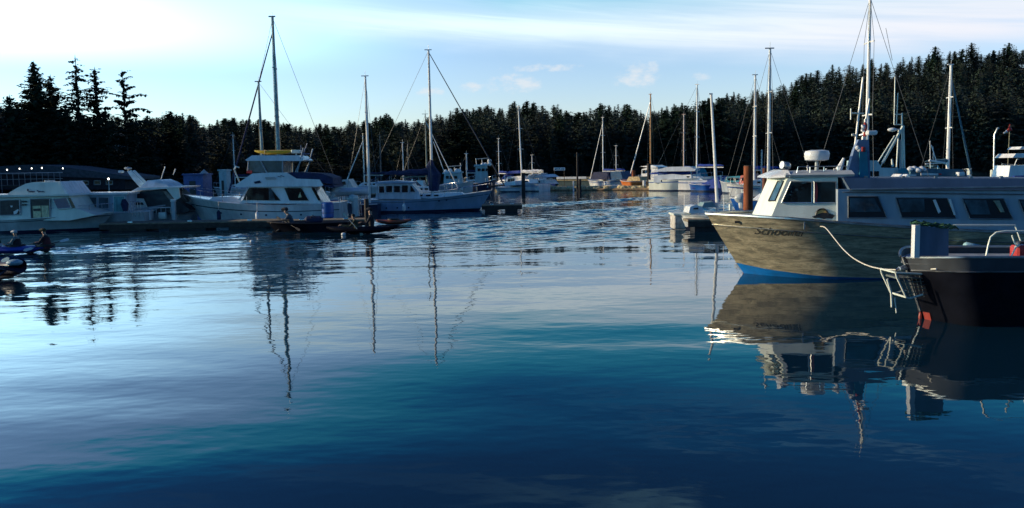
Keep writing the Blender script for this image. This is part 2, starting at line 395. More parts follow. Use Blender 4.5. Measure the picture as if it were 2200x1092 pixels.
def sailboat(label, px, wl, top, bow, stern, fz=1.0, hm=WHITE, cm=BLUE, mm=SPAR, r=.07, furl=None, lean=0.0, yaw=0, boom=1, group=None, B=1.35, spread=(.45, .72), mizzen=None, cabin=True, boot=NAVYP, wr=.009, base=None):
    """plain sailing boat: px of mast, waterline py, masthead py, px of bow and stern"""
    if 1050 < px < 1605 and not yaw: yaw = -40
    fr = Fr(px, wl, yaw, 'sailboat', label, 'sailboat', group)
    xb, xs = fr.x(bow, 0, wl-10), fr.x(stern, 0, wl-10); sg = 1 if xs > xb else -1; Ln = abs(xs-xb)
    at, st, ho = hull(fr, hm, xb, fz*1.15, xb+sg*Ln*.1, xs, fz*.9, B, sag=fz*.1, deck=WHITE if hm != WHITE else GREYW, boot=boot, stripe=BLUEP if hm == WHITE else None)
    zt = fr.L(px, top)[1]; zt2 = zt-.35
    if cabin:
        c0, c1 = xb+sg*Ln*.3, xb+sg*Ln*.72; pr = [(c0, fz), (c0+sg*.5, fz+.38), (c1, fz+.42), (c1+sg*.08, fz)]
        MB().prism(pr, -B*.62, B*.62, .1).build('cabin', WHITE, fr.e)
        for k in range(3):
            a = lerp(c0+sg*.7, c1, (k+.15)/3); b = lerp(c0+sg*.7, c1, (k+.75)/3)
            MB().prism([(a, fz+.14), (b, fz+.14), (b, fz+.28), (a, fz+.28)], -B*.62-.012, -B*.5).build('window', GLASS, fr.e)
        h = MB(); h.tube([(c1, -B*.55, fz+.3), (c1-sg*.05, -B*.5, fz+.95), (c1-sg*.05, B*.5, fz+.95), (c1, B*.55, fz+.3)], .02, 5); h.build('dodger_frame', STEEL, fr.e)
        MB().prism([(c1-sg*.6, fz+.42), (c1-sg*.05, fz+.97), (c1+sg*.3, fz+.95), (c1+sg*.3, fz+.9), (c1-sg*.05, fz+.9)], -B*.5, B*.5).build('dodger', cm, fr.e)
    zb = base if base else fz
    fx = xb-sg*.0
    rig(fr, 0, zb, zt2, r, mm, spread, fore=(fx, 0, fz*1.15) if furl is None else None, back=(xs, 0, fz*.9), lean=lean, wr=wr)
    if furl: wavy((xb, 0, fz*1.2), (lean, 0, zt2*.93), furl, cm if furl > .06 else SPAR, fr)
    if boom:
        bx = sg*Ln*.42; MB().tube([(0, 0, fz+1.15), (bx, 0, fz+1.1)], .05, 6).build('boom', mm, fr.e)
        cover(fr, sg*.02, bx, fz+1.28, .34, cm)
    pulpit(fr, at); 
    if mizzen:
        mpx, mtop = mizzen; x, z = fr.L(mpx, mtop)
        rig(fr, x, fz, z-.2, r*.75, mm, (.6,), fore=None, back=(xs, 0, fz), name='mizzen_mast', shroud=.7)
        q = MB(); q.tube([(x, 0, z-.25), (lean, 0, zt2-.1)], .014, 4); q.build('triatic_stay', WIRE, fr.e)
    return fr, at, zt2
#@@SETTING
# ------------------------------------------------------------------ water
def axis(parts):
    out = [parts[0][0]]
    for a, b, st in parts:
        n = max(1, int(round((b-a)/st))); out += [a+(b-a)*(i+1)/n for i in range(n)]
    return np.array(out)
xs = axis([(-3000, -400, 650), (-400, -90, 31), (-90, -42, 2), (-42, 34, .22), (34, 90, 2), (90, 400, 31), (400, 3000, 650)])
ys = axis([(-600, -20, 116), (-20, 5, 2.5), (5, 18, .3), (18, 74, .2), (74, 120, .6), (120, 260, 14), (260, 4000, 620)])
GX, GY = np.meshgrid(xs, ys)
def segd(a, b):
    a = np.array(a[:2]); b = np.array(b[:2]); d = b-a; L2 = d@d
    t = np.clip(((GX-a[0])*d[0]+(GY-a[1])*d[1])/L2, 0, 1)
    return np.hypot(GX-a[0]-t*d[0], GY-a[1]-t*d[1]), t, ((GX-a[0])*d[1]-(GY-a[1])*d[0])/math.sqrt(L2)
rs = np.random.RandomState(4)
chop = np.zeros_like(GX)
ZZ = np.zeros_like(GX)
def g(px, py): return tuple(gp(px, py))
# wakes left by the paddlers and a passing boat: trains of ridges beside their tracks
def wake(p, q, amp, wid, lam, ramp=.15, ch=.8):
    global chop, ZZ
    d, t, s = segd(g(*p), g(*q)); env = np.exp(-(d/wid)**2)
    jit = .4*np.sin(t*37+1.3)+.25*np.sin(t*91+2)
    ZZ += amp*env*np.sin(2*np.pi*(s/lam)+jit)*np.clip(t/ramp+.4, 0, 1)
    chop = np.maximum(chop, ch*env)
wake((150, 534), (560, 503), .035, 1.1, 1.0)
wake((150, 538), (640, 520), .022, 1.3, .8)
wake((560, 503), (1000, 470), .022, 2.2, 1.2)
wake((870, 500), (1500, 452), .030, 2.4, 1.25)
wake((1120, 443), (1400, 425), .060, 1.5, 1.6)
wake((700, 528), (1300, 492), .018, 2.0, 1.0)
wake((1000, 530), (1440, 500), .012, 1.6, .8, ch=.5)
wake((0, 552), (150, 536), .02, 1.0, .7)
wake((1280, 455), (1620, 440), .03, 3.0, 1.4)
# band of general disturbance in the middle distance
fy = GY/np.maximum(1, 1)
lowedge = 31+GX*.12+2.5*np.sin(GX*.35)+1.2*np.sin(GX*1.1+1)
band_ = 1/(1+np.exp(-(GY-lowedge)/1.3))
chop = np.maximum(chop, band_*.31)
lf = np.exp(-((GX+13)/10)**2)*np.exp(-((GY-25)/6)**2); chop = np.maximum(chop, .32*lf)
chop = np.clip(chop, 0.0, 1)
sw = np.zeros_like(GX)
for i in range(46):
    lam = .75*2.6**rs.rand(); th = rs.normal(1.45, .55); k = 2*np.pi/lam; ph = rs.rand()*6.28
    sw += lam*.0042*np.sin(k*(GX*math.cos(th)+GY*math.sin(th))+ph+.6*np.sin(GX*.21+i)+.5*np.sin(GY*.17+2*i))
calm = np.zeros_like(GX)
for i in range(16):
    lam = 1.6*3.0**rs.rand(); th = rs.normal(1.5, .35); k = 2*np.pi/lam
    calm += lam*.00032*np.sin(k*(GX*math.cos(th)+GY*math.sin(th))+rs.rand()*6.28+.5*np.sin(GX*.13+i))
fade = np.clip((GX+42)/4, 0, 1)*np.clip((34-GX)/4, 0, 1)*np.clip((118-GY)/20, 0, 1)*np.clip((GY-4)/4, 0, 1)
ZZ = (ZZ+sw*chop*.55+calm)*fade
nv = GX.size; me = bpy.data.meshes.new('water'); me.vertices.add(nv)
me.vertices.foreach_set('co', np.stack([GX.ravel(), GY.ravel(), ZZ.ravel()], 1).astype(np.float32).ravel())
ny, nx = GX.shape; I = (np.arange(ny-1)[:, None]*nx+np.arange(nx-1)[None]).ravel()
Q = np.stack([I, I+1, I+1+nx, I+nx], 1).astype(np.int32); me.loops.add(Q.size); me.loops.foreach_set('vertex_index', Q.ravel())
me.polygons.add(len(Q)); me.polygons.foreach_set('loop_start', np.arange(0, Q.size, 4, dtype=np.int32))
me.update(); me.validate(); me.shade_smooth()
at_ = me.attributes.new('ripple', 'FLOAT', 'POINT'); at_.data.foreach_set('value', chop.ravel().astype(np.float32))
wm = bpy.data.materials.new('sea_water'); wm.use_nodes = True; n = NT(wm.node_tree); b = wm.node_tree.nodes['Principled BSDF']
b.inputs['Base Color'].default_value = (.003, .022, .042, 1); b.inputs['Roughness'].default_value = .02; b.inputs['IOR'].default_value = 1.36
geo = n.new('ShaderNodeNewGeometry').outputs['Position']
rp = n.new('ShaderNodeAttribute'); rp.attribute_name = 'ripple'
mp = n.new('ShaderNodeMapping'); n.l.new(geo, mp.inputs[0]); mp.inputs['Scale'].default_value = (.6, 1, 1); mp.inputs['Rotation'].default_value = (0, 0, .12)
a = n.noise(mp.outputs[0], 1.9, 2, .5); c = n.noise(mp.outputs[0], 6.0, 2, .5)
hh = n.m('ADD', n.m('MULTIPLY', a, n.m('ADD', .0040, n.m('MULTIPLY', rp.outputs['Fac'], .05))), n.m('MULTIPLY', c, n.m('ADD', .0005, n.m('MULTIPLY', rp.outputs['Fac'], .008))))
bp = n.new('ShaderNodeBump'); bp.inputs['Strength'].default_value = 1; bp.inputs['Distance'].default_value = 1.0
n.l.new(hh, bp.inputs['Height']); n.l.new(bp.outputs[0], b.inputs['Normal'])
me.materials.append(wm); wo_ = bpy.data.objects.new('water', me); COL.objects.link(wo_); tag(wo_, kind='structure')

# ------------------------------------------------------------------ land
SH = [(-400, 10), (-110, 20), (-80, 32), (-66, 52), (-58, 80), (-50, 103), (-41, 122), (-20, 142), (20, 150), (60, 150), (120, 146), (400, 130)]
RID = [(-300, 15), (-125, 14), (-71, 11), (-18, 15), (0, 16), (20, 12), (36, 14), (71, 18), (107, 27), (143, 33), (196, 36), (400, 38)]
def ground(x, y):
    d = y-interp(x, SH)
    if d < 0: return max(-2.5, .25+d*.5)
    k = min(1, d/190); return .25+min(1.6, d*.35)+(interp(x, RID)-1.8)*(k*k*(3-2*k))
gxs = axis([(-900, -200, 100), (-200, 260, 5), (260, 1200, 100)]); gys = axis([(5, 360, 5), (360, 1200, 120)])
v = [(x, y, ground(x, y)+random.uniform(-.15, .15)) for y in gys for x in gxs]; nx = len(gxs)
f = [[j*nx+i, j*nx+i+1, (j+1)*nx+i+1, (j+1)*nx+i] for j in range(len(gys)-1) for i in range(nx-1)]
SOIL = mat('forest_floor', (.035, .04, .022), .95, var=.5, scale=.2, bump=.3, bscale=.6)
tag(MB().add(v, f).build('terrain', SOIL), kind='structure')

# ------------------------------------------------------------------ trees
def crown_mesh(seed, H=14.0, Rr=2.7, nb=150, low=.14, power=.8, droop=.05, step=.42, size=.5, ragged=.35, up=.15, lop=0.0):
    rn = random.Random(seed); V = []; Fc = []
    for i in range(nb):
        t = (i+rn.random())/nb; z = H*(low+(1-low)*t**.92)
        Lm = Rr*(1-t)**power+.14; Lb = Lm*rn.uniform(1-ragged, 1.12); a = rn.random()*6.283
        if lop: Lb *= 1+lop*math.cos(a-.3)
        if rn.random() < ragged*.25: Lb *= .45
        ca, sa = math.cos(a), math.sin(a); r = .12
        while r < Lb:
            zz = z+up*r-droop*r*r+rn.uniform(-.06, .06); s_ = size*(1-.45*r/(Lb+.1))*rn.uniform(.7, 1.25)*(.42+.58*(1-t)**.7)
            for sd in (-1, 1):
                pa = a+sd*rn.uniform(.5, 1.15); dx, dy = math.cos(pa), math.sin(pa); o = (r*ca, r*sa, zz)
                wd = s_*.32; k = len(V)
                V += [o, (o[0]+dx*s_*.5-dy*wd, o[1]+dy*s_*.5+dx*wd, zz-s_*.10+rn.uniform(-.08, .08)),
                      (o[0]+dx*s_, o[1]+dy*s_, zz-s_*rn.uniform(.15, .5)), (o[0]+dx*s_*.5+dy*wd, o[1]+dy*s_*.5-dx*wd, zz-s_*.28)]
                Fc.append((k, k+1, k+2, k+3))
            if rn.random() < .5:   # hanging spray
                k = len(V); V += [(r*ca, r*sa, zz), (r*ca+.12*sa*2, r*sa-.12*ca*2, zz-s_*.5), (r*ca, r*sa, zz-s_*.9), (r*ca-.24*sa, r*sa+.24*ca, zz-s_*.5)]; Fc.append((k, k+1, k+2, k+3))
            r += step*rn.uniform(.7, 1.3)
    k = len(V); V += [(0, 0, H+.25), (.09, 0, H-.5), (0, .09, H-.9), (-.09, 0, H-.5)]; Fc.append((k, k+1, k+2, k+3))
    return np.array(V, dtype=np.float32), np.array(Fc, dtype=np.int32)
def trunk_vf(H, r, seed=0, lean=.0, low=0):
    mb = MB(); rn = random.Random(seed); n = 6
    mb.tube([(lean*(i/n)**2+rn.uniform(-.04, .04), rn.uniform(-.04, .04), -.8+(H+.6)*i/n) for i in range(n+1)], [r*(1-.88*i/n) for i in range(n+1)], 6, cap=False)
    return mb
def npmesh(name, V, Fq, mi=None, mats=()):
    me = bpy.data.meshes.new(name); me.vertices.add(len(V)); me.vertices.foreach_set('co', V.astype(np.float32).ravel())
    me.loops.add(Fq.size); me.loops.foreach_set('vertex_index', Fq.ravel()); me.polygons.add(len(Fq)); me.polygons.foreach_set('loop_start', np.arange(0, Fq.size, 4, dtype=np.int32))
    for m in mats: me.materials.append(m)
    if mi is not None: me.polygons.foreach_set('material_index', mi)
    me.update(); return me
def far_tree(seed, **kw):
    V, Q_ = crown_mesh(seed, **kw); tb = trunk_vf(kw.get('H', 14)*.93, .2, seed)
    tv = np.array(tb.v, dtype=np.float32); tf = np.array([f_ for f_ in tb.f if len(f_) == 4], dtype=np.int32)+len(V)
    return np.vstack([V, tv]), np.vstack([Q_, tf]), np.concatenate([np.zeros(len(Q_), np.int32), np.ones(len(tf), np.int32)])
VAR = [dict(Rr=2.6, nb=170, power=.62), dict(Rr=2.3, nb=160, power=.75, droop=.08), dict(Rr=3.1, nb=170, power=.5, ragged=.5), dict(Rr=2.3, nb=150, power=.55, ragged=.55, droop=.06),
       dict(Rr=2.8, nb=170, power=.9, up=.3), dict(Rr=3.3, nb=120, power=.38, ragged=.75, low=.2, up=.2), dict(Rr=2.9, nb=150, power=1.05, ragged=.3), dict(Rr=3.4, nb=130, power=.42, ragged=.6, low=.3, up=.25), dict(Rr=2.3, nb=110, power=.65, ragged=.7, low=.22)]
TV = [far_tree(100+i, H=14.0, size=1.15, step=.62, **{**dict(low=.02), **k, 'Rr': k['Rr']*1.75, 'nb': k['nb']+50}) for i, k in enumerate(VAR)]
TM = [npmesh('conifer', V, Q_, mi, (LEAF, BARK)) for V, Q_, mi in TV]
SKY = [(-400, 180), (-50, 195), (0, 215), (40, 225), (300, 258), (330, 246), (385, 240), (420, 246), (430, 262), (500, 252), (560, 256), (620, 262), (700, 266), (740, 272), (755, 244), (770, 262), (835, 244), (850, 254), (900, 250),
       (930, 238), (1000, 232), (1060, 226), (1090, 216), (1140, 216), (1180, 210), (1205, 222), (1230, 246), (1250, 238), (1280, 218), (1300, 226), (1365, 220), (1385, 238), (1420, 230), (1500, 216), (1540, 205), (1600, 192), (1680, 178), (1740, 158),
       (1790, 140), (1850, 132), (1920, 122), (1985, 122), (2040, 112), (2100, 106), (2200, 104), (2500, 100)]
trees = []
rt = random.Random(11)
def try_tree(x, y, hmin=9, hmax=15, forced=None):
    gz = ground(x, y)
    if gz < .5: return
    px, _ = pxof((x, y, gz)); hor = 357-(px-1100)*.01815
    allow = (hor-interp(px, SKY))/F*y+CZ-gz
    h = rt.uniform(hmin, hmax)
    cap = allow*(rt.choice((rt.uniform(.70, .95), rt.uniform(.88, 1.04))) if px < 1500 else rt.uniform(.72, 1.03))
    if px < -60 or px > 2260: cap = 30
    cap *= 1-.13*max(0, math.sin(px*.043+1.7*math.sin(px*.017)))
    h = min(h, cap) if forced is None else cap*forced
    if h < 5: return
    trees.append([x, y, gz, h, px])
y = 20.0
row = 0
rows = [156, 161, 168, 176, 186, 198, 212, 228, 246, 266, 288, 312, 332]
for ri, yy in enumerate(rows):
    sp_ = 3.0 if ri < 3 else 3.6
    x0, x1 = -.66*yy, .66*yy; x = x0
    while x < x1:
        yj = yy+rt.uniform(-2.5, 2.5)-((150-interp(x, SH)) if x > -45 and ri < 3 else 0)*.0
        try_tree(x, yj, 9, 14.5); x += sp_*rt.uniform(.6, 1.4)
# nearer wood on the left shore, running towards the viewer (it shades the left-hand boats)
for x0, y0, n_ in ((-52, 108, 10), (-58, 112, 12), (-46, 124, 10), (-64, 96, 10), (-66, 118, 12), (-74, 104, 12)):
    for i in range(n_): try_tree(x0+rt.uniform(-6, 6), y0+rt.uniform(-7, 7), 8, 13)
for yy in np.arange(58, 104, 3.4):
    for k in range(3): 
        x = -72-k*7+rt.uniform(-2, 2)-max(0, (66-yy))*.3
        if pxof((x, yy, 0))[0] < -70: trees.append([x, yy+rt.uniform(-1.5, 1.5), ground(x, yy), rt.uniform(15.5, 19), -100])
for x in np.arange(-50, 105, 2.6):     # belt right at the shore
    yy = interp(x, SH)+5+rt.uniform(-1.5, 1.5); try_tree(x, yy, 7, 12.5)
trees = [t for t in trees if t[4] < 2300]
def prominence(t):
    hor = 357-(t[4]-1100)*.01815; top = hor-(t[2]+t[3]-CZ)/t[1]*F; return top-interp(t[4], SKY)
vis = sorted(trees, key=lambda t: (prominence(t)+t[1]*.05) if t[4] > -60 else (-30 if t[4] > -80 else 0))
indiv = vis[:285]; mass = vis[285:]
zones = [(0, 'dark conifer in the wood on the left shore'), (300, 'dark conifer in the low forest behind the flybridge boat'), (760, 'dark conifer in the forest behind the motorsailer'),
         (1235, 'dark conifer in the forest behind the middle docks'), (1560, 'dark conifer on the rising slope behind the rusty piling'), (1900, 'sunlit conifer along the hilltop at upper right')]
for t in indiv:
    k = rt.randrange(len(TM)); lab = [z[1] for z in zones if z[0] <= max(0, t[4])][-1]
    if t[4] < -60: lab = 'tall conifer on the left shore beyond the moored boats'
    o = bpy.data.objects.new('conifer_tree', TM[k]); COL.objects.link(o); s_ = t[3]/14.0
    o.location = (t[0], t[1], t[2]-.3); wsc = max(s_, .62)*rt.uniform(.9, 1.3); o.scale = (wsc, wsc, s_); o.rotation_euler = (rt.uniform(-.03, .03), rt.uniform(-.03, .03), rt.random()*6.28)
    tag(o, lab, 'tree', lab.replace('conifer', 'conifers'))
VS = []; FS = []; MS = []; off = 0
for x in np.arange(-95, 120, 1.5):
    for dy in (1.5, 4.5, 8): mass.append([x+rt.uniform(-.8, .8), interp(x, SH)+dy+rt.uniform(-1, 1), .2, rt.uniform(2.5, 4.5), 0, 1])
for t in mass:
    V, Q_, mi = TV[rt.randrange(len(TV))]; s_ = t[3]/14; a = rt.random()*6.28; ws = max(s_, .6 if len(t) < 6 else 0)*rt.uniform(.95, 1.35)*(2.2 if len(t) > 5 else 1)
    V2 = V.copy(); V2[:, 0] = (V[:, 0]*math.cos(a)-V[:, 1]*math.sin(a))*ws+t[0]; V2[:, 1] = (V[:, 0]*math.sin(a)+V[:, 1]*math.cos(a))*ws+t[1]; V2[:, 2] = V[:, 2]*s_+t[2]-.3
    sel = np.random.RandomState(len(VS)).rand(len(Q_)) < .62
    VS.append(V2); FS.append(Q_[sel]+off); MS.append(mi[sel]); off += len(V)
LEAFM = mat('massed_needles', (.018, .034, .022), .95, var=.6, scale=.12)
fo = bpy.data.objects.new('forest', npmesh('forest', np.vstack(VS), np.vstack(FS), np.concatenate(MS), (LEAFM, BARK))); COL.objects.link(fo)
tag(fo, 'dark mass of conifers covering the slopes behind the harbour', 'forest', kind='stuff')
print('trees', len(trees), 'mass faces', sum(len(q) for q in FS))
# the tall ones on the left, each its own shape
def big_tree(px, top, Y, label, seed, **kw):
    p = pt(px, top, Y); gz = ground(p.x, Y); H = p.z-gz
    e = empty('conifer_tree', (p.x, Y, gz), 0, label, 'tree')
    V, Q_ = crown_mesh(seed, H=H, **kw)
    c = bpy.data.objects.new('crown', npmesh('crown', V, Q_, None, (LEAF,))); COL.objects.link(c); c.parent = e
    t = trunk_vf(H, .26, seed); 
    rn = random.Random(seed)
    for i in range(14):
        z = H*rn.uniform(.3, .85); a = rn.random()*6.28; l = kw.get('Rr', 3)*(1-z/H)**.6*.8
        t.tube([(0, 0, z), (math.cos(a)*l*.5, math.sin(a)*l*.5, z+.2), (math.cos(a)*l, math.sin(a)*l, z)], [.06, .04, .015], 4, cap=False)
    t.build('trunk', BARK, e)
    return e
big_tree(72, 133, 104, 'broad dense fir, leftmost of the tall trees on the skyline', 31, Rr=5.0, nb=330, power=.85, size=.95, step=.34, low=.15, ragged=.45, droop=.03, up=.1)
big_tree(108, 162, 107, 'shorter fir leaning against the right side of the broad fir', 32, Rr=5.2, nb=170, power=.8, size=.95, step=.34, low=.2, ragged=.7, lop=.3, droop=.04)
big_tree(161, 121, 104, 'tallest ragged fir on the left skyline with drooping upper limbs', 33, Rr=4.2, nb=92, power=.55, size=.8, step=.3, low=.2, ragged=.85, droop=.1, up=-.05)
big_tree(203, 146, 106, 'tufted fir right beside the tallest ragged fir', 34, Rr=4.6, nb=120, power=.5, size=.85, step=.3, low=.2, ragged=.8, droop=.05)
big_tree(262, 153, 104, 'sparse wind-bent pine standing apart on the left skyline', 35, Rr=4.0, nb=44, power=.3, size=.9, step=.2, low=.33, ragged=.85, droop=.09, up=.38, lop=.35)
big_tree(288, 262, 101, 'low leafy tree at the foot of the wind-bent pine', 36, Rr=3.2, nb=130, power=.45, size=.6, low=.1)
big_tree(20, 205, 100, 'short fir at the left edge of the picture', 37, Rr=3.6, nb=200, power=.6, size=.7, low=.15)
big_tree(140, 225, 100, 'bushy fir filling the gap below the ragged firs', 38, Rr=4.4, nb=240, power=.5, size=.7, low=.1)
big_tree(225, 238, 99, 'bushy fir below the wind-bent pine', 39, Rr=4.2, nb=240, power=.5, size=.7, low=.1)
for px, top, Y, lb in ((2010, 100, 300, 'round-topped pine rising over the hill beside a bare gap'), (2088, 92, 300, 'broad pine standing highest on the hilltop'), (2135, 108, 300, 'small pine between two larger pines on the hilltop'), (2168, 92, 300, 'ragged pine at the right end of the hilltop row')):
    big_tree(px, top, Y, lb, px, Rr=4.0 if px != 2135 else 2.4, nb=150, power=.45, size=1.0, step=.7, low=.35, ragged=.6)
# unseen wooded shore added behind the camera: darkens what hull and panes mirror
v = []; f = []
bx_ = list(range(-30, 330, 12)); by_ = [-90, -60, -40, -30, -26, -23]
for y in by_:
    for x in bx_: v.append((x, y, min(3.5, (-23-y)*.35)-.4))
for j in range(len(by_)-1):
    for i in range(len(bx_)-1): k = j*len(bx_)+i; f.append([k, k+1, k+1+len(bx_), k+len(bx_)])
tag(MB().add(v, f).build('added_bank', SOIL), kind='structure')
VS = []; FS = []; MS = []; off = 0
for i in range(150):
    V, Q_, mi = TV[rt.randrange(len(TV))]; s_ = rt.uniform(.7, 1.0)*(1 if i < 110 else .35); ws = s_*1.5
    V2 = V.copy(); V2[:, 0] = V[:, 0]*ws-25+i%110*2.4+rt.uniform(-1, 1); V2[:, 1] = V[:, 1]*ws-34-rt.random()*12+(8 if i >= 110 else 0); V2[:, 2] = V[:, 2]*s_+1.0
    VS.append(V2); FS.append(Q_[::2]+off); MS.append(mi[::2]); off += len(V)
fb_ = bpy.data.objects.new('added_woodland', npmesh('added_woodland', np.vstack(VS), np.vstack(FS), np.concatenate(MS), (LEAFM, BARK))); COL.objects.link(fb_)
tag(fb_, 'unseen wooded shore added behind the viewpoint for dark reflections', 'forest', kind='stuff')
#@@END_SETTING

# ================================================================== WATER TAXI
T = Fr(1520, 588, -5, 'water_taxi', 'bare aluminium water taxi with bright blue waterline and long row of slanted windows', 'water taxi')
W2 = 1.55
xb = T.x(1517, 0, 460); xw = T.x(1598, 0, 585); xst = T.x(2420, -W2, 500)
zb = T.L(1517, 460)[1]
sheer = [(1517, 459), (1600, 464), (1700, 470), (1800, 478), (1900, 485), (2000, 492), (2200, 501), (2420, 506)]
def taxi_sta(s):
    x = lerp(xb, xst, s); k = min(1, s/.22); bd = W2*(1-(1-k)**1.65)+.01
    kw = min(1, s/.26); bw = W2*.9*(1-(1-kw)**1.6); xl = lerp(xw, xst, s)
    # sheer height from the photo's rail line (side plane)
    zz = [(T.L(p, q, -W2*(1-(1-min(1, max(0, (T.x(p, 0, q)-xb)/(xst-xb)/.22)))**1.65))) for p, q in sheer]
    zd = interp(x, zz); cz = interp(s, [(0, .27), (.08, .17), (.2, .09), (.4, .035), (1, .02)])
    rows = [(xl-.15*(1-s), 0, -.5), (xl, bw*.7, -.25), (xl, bw*.96, 0.0), (lerp(xl, xb+(xst-xb)*s, .2), max(.012, bw*1.0), cz)]
    for t in (.25, .45, .62, .78, .84, .92, 1): rows.append((lerp(lerp(xl, x, .2), x, t), max(.012, lerp(bw, bd, t**1.35)+(.02 if .77 < t < .85 else 0)), lerp(cz, zd, t)))
    return rows
TN = 34; TS = [taxi_sta((i/TN)**1.25) for i in range(TN+1)]
mb = MB(); mb.loft([[(x, -y, z) for x, y, z in r[3:]] for r in TS], closed=False); mb.loft([[(x, y, z) for x, y, z in r[3:]] for r in TS], closed=False)
last = TS[-1]; mb.add([(x, -y, z) for x, y, z in last]+[(x, y, z) for x, y, z in last[::-1]], [list(range(2*len(last)))])
taxi_hull = mb.build('hull', PLATE, T.e, smooth=28)
mb = MB(); mb.loft([[(x, -y, z) for x, y, z in r[:4]] for r in TS], closed=False); mb.loft([[(x, y, z) for x, y, z in r[:4]] for r in TS], closed=False)
mb.build('hull_bottom', ANTI, T.e)
q = MB()
for sg in (-1, 1):
    q.tube([(r[-1][0], sg*r[-1][1], r[-1][2]) for r in TS], .035, 6); q.tube([(r[7][0], sg*(r[7][1]+.01), r[7][2]) for r in TS], .014, 5)
q.build('rub_rail', ALU, T.e)
dv = []; df = []
for i, r in enumerate(TS): dv += [(r[-1][0], -r[-1][1]*.98, r[-1][2]-.05), (r[-1][0], 0, r[-1][2]-.02), (r[-1][0], r[-1][1]*.98, r[-1][2]-.05)]
for i in range(TN): df += [[i*3, i*3+1, i*3+4, i*3+3], [i*3+1, i*3+2, i*3+5, i*3+4]]
MB().add(dv, df).build('deck', GREYW, T.e)
def hull_bvh(): 
    me_ = taxi_hull.data; return BVHTree.FromPolygons([v_.co for v_ in me_.vertices], [list(p_.vertices) for p_ in me_.polygons])
BV = hull_bvh()
def stick(x, z, out=.008):
    h = BV.ray_cast(Vector((x, -5, z)), Vector((0, 1, 0)))
    return (h[0].y-out) if h[0] else -W2
# plate seams and welded studs
x, z = T.L(1722, 483, -1.3); MB().box(x-.015, x+.015, stick(x, z)-.04, stick(x, z), z-.09, z+.09).build('fairlead', ALU, T.e)
x, z = T.L(1587, 478, -.7); q = MB(); y = stick(x, z); q.tube([(x-.09, y-.01, z+.01), (x+.01, y-.035, z+.01)], .03, 6); q.tube([(x+.05, y-.02, z+.05), (x+.09, y-.03, z), (x+.04, y-.02, z-.05)], .016, 5); q.build('bow_eye', BLACK, T.e)
# hull name
def text_mesh(txt, h, name, m, parent, font_shear=.25):
    cu = bpy.data.curves.new(name, 'FONT'); cu.body = txt; cu.size = h; cu.shear = font_shear; cu.offset = h*.008; cu.resolution_u = 3
    to = bpy.data.objects.new(name+'_src', cu); COL.objects.link(to); dg = bpy.context.evaluated_depsgraph_get(); dg.update()
    me_ = bpy.data.meshes.new_from_object(to.evaluated_get(dg)); bpy.data.objects.remove(to); bpy.data.curves.remove(cu)
    me_.name = name; me_.materials.clear(); me_.materials.append(m); o_ = bpy.data.objects.new(name, me_); COL.objects.link(o_); o_.parent = parent; return o_
tm = text_mesh('Schooner', .27, 'boat_name', mat('faded_black_paint', (.035, .035, .032), .6), T.e)
bm = bmesh.new(); bm.from_mesh(tm.data); bmesh.ops.triangulate(bm, faces=bm.faces); bmesh.ops.subdivide_edges(bm, edges=[e_ for e_ in bm.edges if e_.calc_length() > .06], cuts=2)
x0, z0 = T.L(1619, 503, -.8)
for v_ in bm.verts: 
    xx, zz = x0+v_.co.x, z0+v_.co.y-.01*v_.co.x; v_.co = Vector((xx, stick(xx, zz, .012), zz))
bm.to_mesh(tm.data); bm.free()
# wheelhouse ---------------------------------------------------------------
WC = 1.12   # half width at the front corner
def PL(px, py, off): x, z = T.L(px, py, off); return (x, off, z)
roofz = T.L(1700, 376, -1.2)[1]
A0 = PL(1657, 467, -1.05); A1 = PL(1693, 381, -1.0); B0 = PL(1800, 474, -1.28); B1 = PL(1800, 381, -1.2)
C0 = PL(1631, 465, -.45); C1 = PL(1668, 381, -.45)
mb = MB(); m_ = lambda p: (p[0], -p[1], p[2])
zt = A1[2]; fix = lambda p: (p[0], p[1], zt)
A1 = fix(A1); B1 = fix(B1); C1 = fix(C1)
mb.add([A0, B0, B1, A1], [[0, 1, 2, 3]]); mb.add([C0, A0, A1, C1], [[0, 1, 2, 3]]); mb.add([m_(C0), C0, C1, m_(C1)], [[0, 1, 2, 3]])
mb.add([m_(A0), m_(C0), m_(C1), m_(A1)], [[0, 1, 2, 3]]); mb.add([m_(B0), m_(A0), m_(A1), m_(B1)], [[0, 1, 2, 3]]); mb.add([B0, m_(B0), m_(B1), B1], [[0, 1, 2, 3]]); mb.add([C0, A0, B0, m_(B0), m_(A0), m_(C0)], [[0, 1, 2, 3, 4, 5]])
mb.add([C1, A1, B1, m_(B1), m_(A1), m_(C1)], [[0, 1, 2, 3, 4, 5]])
mb.build('wheelhouse', CREAM, T.e, smooth=20)
# windows set in the wheelhouse side (plane through A0,B0,B1)
def on_plane(px, py, P, out):
    P = [Vector(p) for p in P]; nrm = (P[1]-P[0]).cross(P[2]-P[0]).normalized()
    if nrm.y > 0: nrm = -nrm
    M_ = Matrix.Rotation(-T.yaw, 3, 'Z'); c = M_ @ (Vector((0, 0, CZ))-T.o); d = M_ @ ray(px, py); t = (P[0]-c).dot(nrm)/d.dot(nrm); return c+d*t+nrm*out
def plate(pxs, P, out, th, m, name, parent=None, frame=None, fw=.018):
    a = [on_plane(x_, y_, P, out) for x_, y_ in pxs]; b_ = [on_plane(x_, y_, P, out-th) for x_, y_ in pxs]; n_ = len(a)
    o_ = MB().add(a+b_, [list(range(n_)), [n_+i for i in range(n_)][::-1]]+[[i, n_+i, n_+(i+1) % n_, (i+1) % n_] for i in range(n_)]).build(name, m, parent or T.e, smooth=0)
    if frame:
        q_ = MB(); q_.tube(a+[a[0]], fw, 5, cap=False); q_.build('frame', frame, o_)
    return o_
